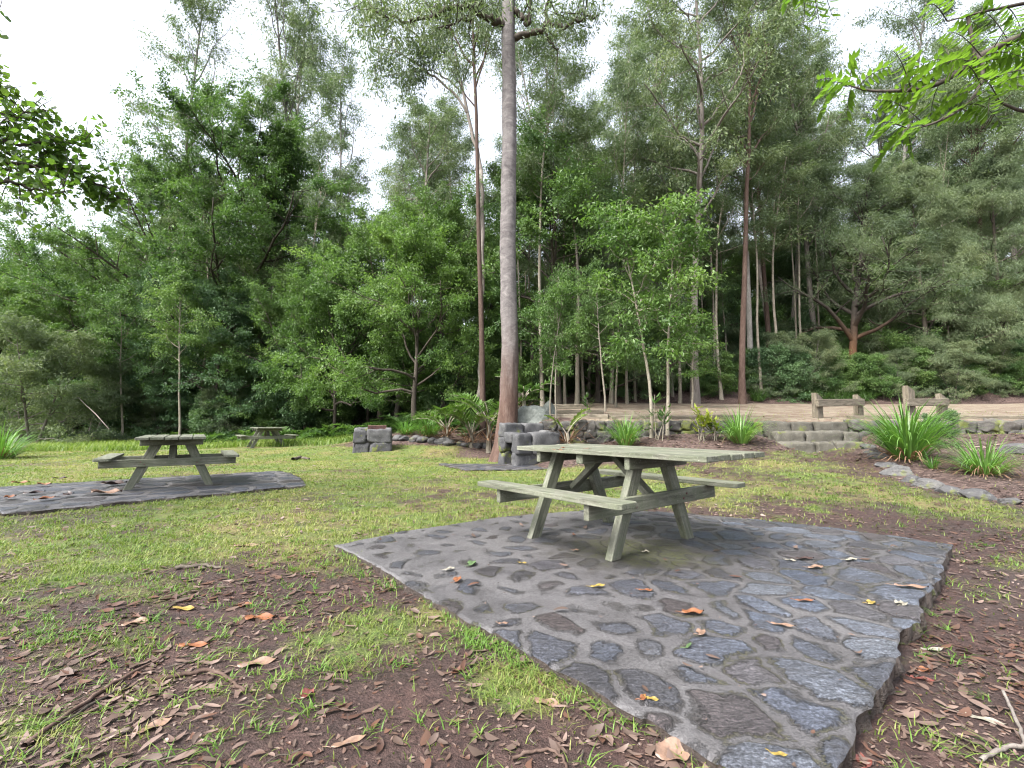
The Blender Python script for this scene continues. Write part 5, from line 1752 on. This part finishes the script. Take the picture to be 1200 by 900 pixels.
def dry_leaves(pos, ax, nr, ll, lw, bend, cup, swerve):
    """Dry leaves: bent along the midrib, cupped across it and swept to one side."""
    n = len(pos); sv = np.cross(ax, nr); s = np.array([0, .18, .42, .7, 1.0]); wv = np.array([0, .72, 1.0, .74, 0]) * .5
    c = lambda q: np.broadcast_to(q, (n,))[:, None]
    ll, lw, bend, cup, swerve = map(c, (ll, lw, bend, cup, swerve))
    mid = [pos + ax * ll * (q - .5) + nr * ll * bend * .28 * (2 * q - 1) ** 2 + sv * lw * swerve * .5 * (2 * q - 1) ** 2 for q in s]
    P = [mid[0]]
    for k in (1, 2, 3):
        u = nr * lw * cup * wv[k] * .8
        P += [mid[k] - sv * lw * wv[k] + u, mid[k], mid[k] + sv * lw * wv[k] + u]
    P.append(mid[4])
    V = np.stack(P, 1)
    low = V[:, :, 2].min(1) - (pos[:, 2] - .002)
    V[:, :, 2] -= low[:, None] * .85
    V = V.reshape(-1, 3); i = np.arange(n)[:, None] * 11
    F4 = np.concatenate([i + np.array([q]) for q in ([1, 2, 5, 4], [2, 3, 6, 5], [4, 5, 8, 7], [5, 6, 9, 8])])
    T3 = np.concatenate([i + np.array([q]) for q in ([0, 2, 1], [0, 3, 2], [7, 8, 10], [8, 9, 10])])
    return V, F4, T3


def litter(n, yr, pw, size, seed, prob, lift=.004, wr=(.2, .46)):
    rng = np.random.default_rng(seed)
    y = yr[0] + (yr[1] - yr[0]) * rng.uniform(0, 1, n) ** pw
    x = rng.uniform(-1.2, 1.2, n) * (y + .4)
    keep = rng.uniform(0, 1, n) < prob(x, y)
    x = x[keep]; y = y[keep]; m = len(x)
    z = np.where(quad_uv(x, y, PAD) > .04, .008, gn(x, y)) + lift
    az = rng.uniform(0, 2 * PI, m)
    ax = unit(np.stack([np.cos(az), np.sin(az), rng.normal(size=m) * .10], 1)); nr = np.stack([rng.normal(size=m) * .2, rng.normal(size=m) * .2, np.ones(m)], 1); nr = unit(nr - ax * (nr * ax).sum(1)[:, None])
    ll = (size[0] + (size[1] - size[0]) * rng.uniform(0, 1, m) ** 1.8) * (1 + .03 * y)
    return dry_leaves(np.stack([x, y, z + .003], 1), ax, nr, ll, ll * rng.uniform(wr[0], wr[1], m), rng.uniform(-.3, .65, m), rng.uniform(-.35, .6, m), rng.uniform(-1.3, 1.3, m))


def lit_prob(x, y):
    pad = on_pad(x, y, .0)
    gr = grass_amount(x, y); mu = mulch_amount(x, y)
    heap = .4 + .6 * sst(.4, .62, fbm(x * 1.3, y * 1.3, 91, 3))
    mud = 1 - .75 * np.exp(-(((x + .05) / .75) ** 2 + ((y - 1.35) / .55) ** 2)) * (x < .6)
    p = np.clip(.85 - .55 * gr + .5 * mu, .10, 1) * heap * mud
    p = np.clip(p + .12 * (x > 1.2) * (y < 4.5), 0, 1)
    return np.where(pad, .012, p) * np.where(gravel_amount(x, y) > .5, .25, 1)


L1 = litter(46000, (.6, 15), 1.7, (.014, .082), 5, lit_prob)
tag(link('leaf_litter', np_mesh('leaf_litter', L1[0], [L1[1], L1[2]], MATS['litter_leaves'], True)), 'fallen leaves, pale pink brown to dark, strewn over soil and lawn', 'leaf litter', None, 'stuff')
L2 = litter(110000, (.55, 7.5), 1.6, (.004, .026), 6, lambda x, y: lit_prob(x, y) * np.where(on_pad(x, y), .6, .9), .001, (.15, .8))
tag(link('leaf_crumbs', np_mesh('leaf_crumbs', L2[0], [L2[1], L2[2]], MATS['litter_leaves'])), 'crumbs of bark and broken leaf over the bare soil', 'leaf litter', None, 'stuff')
L3 = litter(9000, (9.5, 30), 1.0, (.06, .16), 7, lambda x, y: np.clip(mulch_amount(x, y), 0, 1) * .9)
tag(link('mulch_leaves', np_mesh('mulch_leaves', L3[0], [L3[1], L3[2]], MATS['litter_leaves'])), 'dead leaves mulching the garden beds and the wood floor', 'leaf litter', None, 'stuff')

rng = np.random.default_rng(17)
m = MB(); n = 2600
yy = .6 + 8 * rng.uniform(0, 1, n) ** 1.7; xx = rng.uniform(-1.2, 1.2, n) * (yy + .4)
kp = (rng.uniform(0, 1, n) < lit_prob(xx, yy) * 1.1) & ~on_pad(xx, yy)
for x_, y_ in zip(xx[kp], yy[kp]):
    a_ = rng.uniform(0, 6.28); l_ = rng.uniform(.02, .11); k_ = np.linspace(-.5, .5, 4)
    P_ = np.stack([x_ + np.cos(a_) * l_ * k_, y_ + np.sin(a_) * l_ * k_, np.full(4, g1(x_, y_) + .006)], 1); P_[1:3] += rng.normal(size=(2, 3)) * l_ * .06
    V, F, T_ = tube(P_, np.linspace(.0025, .0012, 4) * rng.uniform(.6, 1.5), 4); m.add(V, F, T_)
tag(m.build('twig_litter', MATS['dark_bark']), 'small broken twigs mixed into the fallen leaves', 'twig litter', None, 'stuff')


def plain(name, c, rough=.45):
    m, nt, b, out = mat(name)
    tc = nt.nodes.new('ShaderNodeTexCoord')
    n_ = noise_(nt, 55, 5, .7, .3, tc.outputs['Object'])
    r = ramp(nt, [(.3, tuple(x * .45 for x in c)), (.5, c), (.7, tuple(min(1, x * 1.35) for x in c))], n_.outputs['Fac'])
    nt.links.new(r.outputs[0], b.inputs['Base Color']); b.inputs['Roughness'].default_value = rough
    MATS[name] = m


plain('leaf_orange', (.155, .06, .026)); plain('leaf_yellow', (.2, .145, .035)); plain('leaf_tan', (.16, .10, .07)); plain('leaf_red', (.11, .032, .024)); plain('leaf_pale', (.19, .175, .14)); plain('leaf_green', (.06, .1, .04)); plain('leaf_dark', (.035, .019, .016))


def one_leaf(label, px, py, ln, wd, az, mname, zz=None, curl=.5, roll=.0):
    on = zz is not None
    p = on_z(px, py, zz if on else -.06)
    if not on:
        for _ in range(4):
            p = on_z(px, py, g1(p.x, p.y))
    n = 13; k = 5
    s = np.linspace(0, 1, n); c = np.linspace(-1, 1, k)
    wv = wd / 2 * np.sin(PI * s ** .8) ** .8
    X = (s[:, None] - .5) * ln + 0 * c; Y = wv[:, None] * c[None, :]
    Z = .004 + curl * (.10 * ln * (2 * s[:, None] - 1) ** 2 + .35 * np.abs(Y)) + .12 * wd * np.sin(s[:, None] * 9 + c * 2) * (np.abs(c) > .6) + roll * Y
    Z = Z - Z.min() + .002
    V = np.stack([X, Y, Z], -1).reshape(-1, 3); i = np.arange(n - 1)[:, None] * k + np.arange(k - 1)[None, :]
    F = np.stack([i, i + 1, i + k + 1, i + k], -1).reshape(-1, 4)
    st, sf, stt = tube([(-ln * .5, 0, .004), (-ln * .62, .01, .006), (-ln * .7, .02, .003)], .0015, 4)
    F2 = sf + len(V); T2 = stt + len(V)
    o = link('fallen_leaf', np_mesh('fallen_leaf', np.concatenate([V, st]), [F, F2, T2], MATS[mname], True), None, (p.x, p.y, p.z))
    o.rotation_euler = (0, 0, az)
    return tag(o, label, 'leaf', 'fallen leaves lying singly')


ZP = .010
one_leaf('large curled yellow and orange leaf in the middle of the big pad', 812, 718, .115, .055, .1, 'leaf_orange', ZP, .8)
one_leaf('yellow brown leaf on the big pad in front of the near table', 701, 687, .10, .035, .35, 'leaf_yellow', ZP, .5)
one_leaf('small orange leaf right of the yellow brown leaf on the big pad', 757, 692, .08, .028, -.1, 'leaf_orange', ZP, .4)
one_leaf('small yellow leaf near the right side of the big pad', 1021, 707, .055, .045, .4, 'leaf_yellow', ZP, .3)
one_leaf('pale cream leaf near the right edge of the big pad', 1056, 708, .06, .055, 1.0, 'leaf_pale', ZP, .6)
one_leaf('dark red leaf at the right of the near table', 943, 655, .13, .045, .05, 'leaf_dark', ZP, .7)
one_leaf('pale leaf next to the dark red one at the right of the near table', 927, 657, .07, .035, -.4, 'leaf_pale', ZP, .6)
one_leaf('reddish brown leaf just below the dark red one on the big pad', 956, 665, .12, .05, .2, 'leaf_tan', ZP, .4)
one_leaf('pale curled leaf on the far right of the big pad', 998, 656, .11, .04, .3, 'leaf_pale', ZP, .6)
one_leaf('orange leaf on the big pad, right of its middle', 944, 704, .10, .028, .0, 'leaf_orange', ZP, .4)
one_leaf('long red brown leaf at the right edge of the big pad', 1068, 688, .17, .045, -.25, 'leaf_tan', ZP, .5)
one_leaf('tan leaf lower right of the large curled leaf', 822, 742, .06, .045, .8, 'leaf_tan', ZP, .7)
one_leaf('long tan leaf beside a slate stone on the big pad', 918, 733, .10, .03, -.35, 'leaf_tan', ZP, .5)
one_leaf('pale green sliver of leaf near the middle of the big pad', 807, 757, .065, .016, .9, 'leaf_green', ZP, .3)
one_leaf('yellow leaf on the nearest corner stones of the big pad', 914, 885, .045, .018, -.1, 'leaf_yellow', ZP, .3)
one_leaf('orange leaf of the curled pair near the left front rim of the big pad', 754, 818, .04, .022, 1.0, 'leaf_orange', ZP, .8)
one_leaf('lighter leaf of the curled pair near the left front rim of the big pad', 765, 820, .045, .022, -.3, 'leaf_yellow', ZP, .7)
one_leaf('dark green upturned leaf at the left part of the big pad', 553, 661, .10, .06, 1.2, 'leaf_green', ZP, .9)
one_leaf('white leaf at the left part of the big pad', 527, 667, .08, .04, .7, 'leaf_pale', ZP, .4)
one_leaf('orange brown leaf at the left rim of the big pad', 536, 680, .09, .05, 1.3, 'leaf_orange', ZP, .9)
one_leaf('small tan leaf by the left front rim of the big pad', 590, 731, .05, .02, .1, 'leaf_tan', ZP, .4)
one_leaf('tan leaf by the foot of the near table', 613, 660, .06, .025, -.2, 'leaf_yellow', ZP, .5)
one_leaf('small pale leaf under the near table', 675, 645, .05, .03, .2, 'leaf_tan', ZP, .5)
one_leaf('pale leaf beside the right leg of the near table', 757, 647, .06, .045, .1, 'leaf_pale', ZP, .7)
one_leaf('large crumpled tan leaf at the bottom centre, against the pad', 790, 886, .12, .07, .2, 'leaf_tan', None, 1.2, .3)
one_leaf('red leaf at the bottom right corner of the pad', 1012, 893, .06, .04, 1.2, 'leaf_red', None, 1.0)
one_leaf('bright red brown leaf on the soil right of the pad', 1082, 797, .085, .03, -.4, 'leaf_red', None, .8)
one_leaf('orange leaf just above the bright red brown one, right of the pad', 1083, 786, .06, .04, .2, 'leaf_orange', None, .8)
one_leaf('large pale rolled leaf on the soil right of the pad', 1093, 763, .12, .03, .1, 'leaf_pale', None, 1.2)
one_leaf('grey green leaf on the soil at the right, nearest the greyish stick', 1156, 845, .11, .035, -.6, 'leaf_pale', None, .5)
one_leaf('large orange leaf on the left soil, brightest there', 305, 725, .15, .07, .15, 'leaf_orange', None, .6)
one_leaf('yellow and tan leaf on the left soil', 216, 714, .13, .05, -.05, 'leaf_yellow', None, .5)
one_leaf('orange leaf on the left soil, below the brightest one', 228, 757, .13, .045, .1, 'leaf_orange', None, .5)
one_leaf('tan leaf on the left soil between the orange leaves', 160, 731, .12, .07, .6, 'leaf_tan', None, .9)
one_leaf('broad pale pink leaf left of the curved stick', 302, 778, .15, .06, .4, 'leaf_tan', None, .5)
one_leaf('orange leaf in the grass at the left', 288, 710, .08, .045, .8, 'leaf_orange', None, .9)
one_leaf('red and white upturned leaf on the mud', 360, 815, .06, .05, 1.2, 'leaf_red', None, 1.3)
one_leaf('long brown leaf on the mud at lower left', 410, 870, .11, .03, .55, 'leaf_tan', None, .6)
one_leaf('tan upright leaf at lower left of the curved stick', 180, 853, .11, .045, .9, 'leaf_tan', None, .9)
one_leaf('pinkish leaf on the mud beside the left rim of the pad', 642, 825, .10, .045, -.3, 'leaf_tan', None, .5)
one_leaf('pale leaf in the grass, nearest the left pad', 290, 640, .2, .06, .15, 'leaf_tan', None, .5)
one_leaf('dead tan leaf on the left pad by the table leg', 125, 578, .38, .2, .1, 'leaf_tan', .03, .8)
one_leaf('dark curled leaf on the left pad beside the tan one', 134, 568, .30, .18, .6, 'leaf_dark', .03, 1.2)
for i, (px, py) in enumerate(((52, 568), (40, 578), (12, 583), (70, 561), (52, 585), (80, 580), (24, 566))):
    one_leaf('brown leaf of the scatter at the left end of the left pad', px, py, .22, .11, i * 1.1, 'leaf_dark' if i % 2 else 'leaf_orange', .03, .9)
for i, (px, py, l_) in enumerate(((655, 528, 'orange leaf on the near tabletop, towards its left end'), (690, 526, 'tan leaf on the near tabletop, left of its middle'), (660, 525, 'second orange leaf behind the first on the near tabletop'))):
    one_leaf(l_, px, py, .07, .03, i * .8, ('leaf_orange', 'leaf_tan', 'leaf_orange')[i], .742, .4)


def stick(label, pts, r0, r1, bark, lift=.01):
    P = []
    for (px, py) in pts:
        p = on_z(px, py, -.06)
        for _ in range(4): p = on_z(px, py, g1(p.x, p.y))
        P.append([p.x, p.y, p.z + lift])
    P = np.array(P); k = np.linspace(0, len(P) - 1, len(P) * 4)
    Q = np.stack([np.interp(k, np.arange(len(P)), P[:, j]) for j in range(3)], 1)
    rng = np.random.default_rng(int(pts[0][0])); Q[1:-1] = (Q[:-2] + 2 * Q[1:-1] + Q[2:]) / 4 + rng.normal(size=(len(Q) - 2, 3)) * r0 * .25
    m = MB(); V, F, T_ = tube(Q, np.linspace(r0, r1, len(Q)) * (1 + .08 * np.sin(k * 9)), 7); m.add(V, F, T_)
    return tag(m.build('fallen_stick', MATS[bark], None, True), label, 'stick', 'fallen sticks')


stick('long straight dark stick lying at lower left', [(28, 878), (80, 840), (130, 805), (192, 772)], .009, .005, 'red_bark')
stick('second dark stick lying alongside the long one at lower left', [(60, 862), (105, 830), (150, 806)], .007, .004, 'dark_bark')
stick('curved brown stick left of the mud', [(180, 800), (215, 793), (245, 788), (268, 797), (287, 813)], .008, .006, 'red_bark')
stick('dark twig in the litter below the left lawn', [(205, 668), (240, 664), (262, 667)], .014, .007, 'dark_bark')
stick('thin looped vine stem at the bottom centre', [(600, 893), (622, 884), (645, 882), (660, 892), (664, 905)], .005, .004, 'red_bark')
stick('greyish stick at the right edge running towards the bottom', [(1176, 816), (1186, 838), (1196, 862), (1204, 885)], .005, .006, 'gum_bark', .02)
stick('thicker greyish root at the bottom right corner', [(1150, 897), (1168, 885), (1185, 880), (1206, 880)], .0065, .007, 'gum_bark', .015)
stick('thin dark twig on the mud left of the pad', [(640, 752), (650, 748), (660, 741)], .004, .003, 'dark_bark')
stick('small dark branch on the lawn behind the left pad', [(343, 540), (352, 538), (362, 539)], .05, .03, 'dark_bark', .04)
Q = np.array([at(88, 462, 21.5), at(100, 474, 20.8), at(112, 485, 20.3), at(128, 503, 19.5)])
Vq, Fq, Tq = tube(Q, [.010, .013, .016, .018], 7); m = MB(); m.add(Vq, Fq, Tq)
tag(m.build('fallen_branch', MATS['gum_bark'], None, True), 'thin fallen branch leaning out of the grey shrub at far left', 'branch')
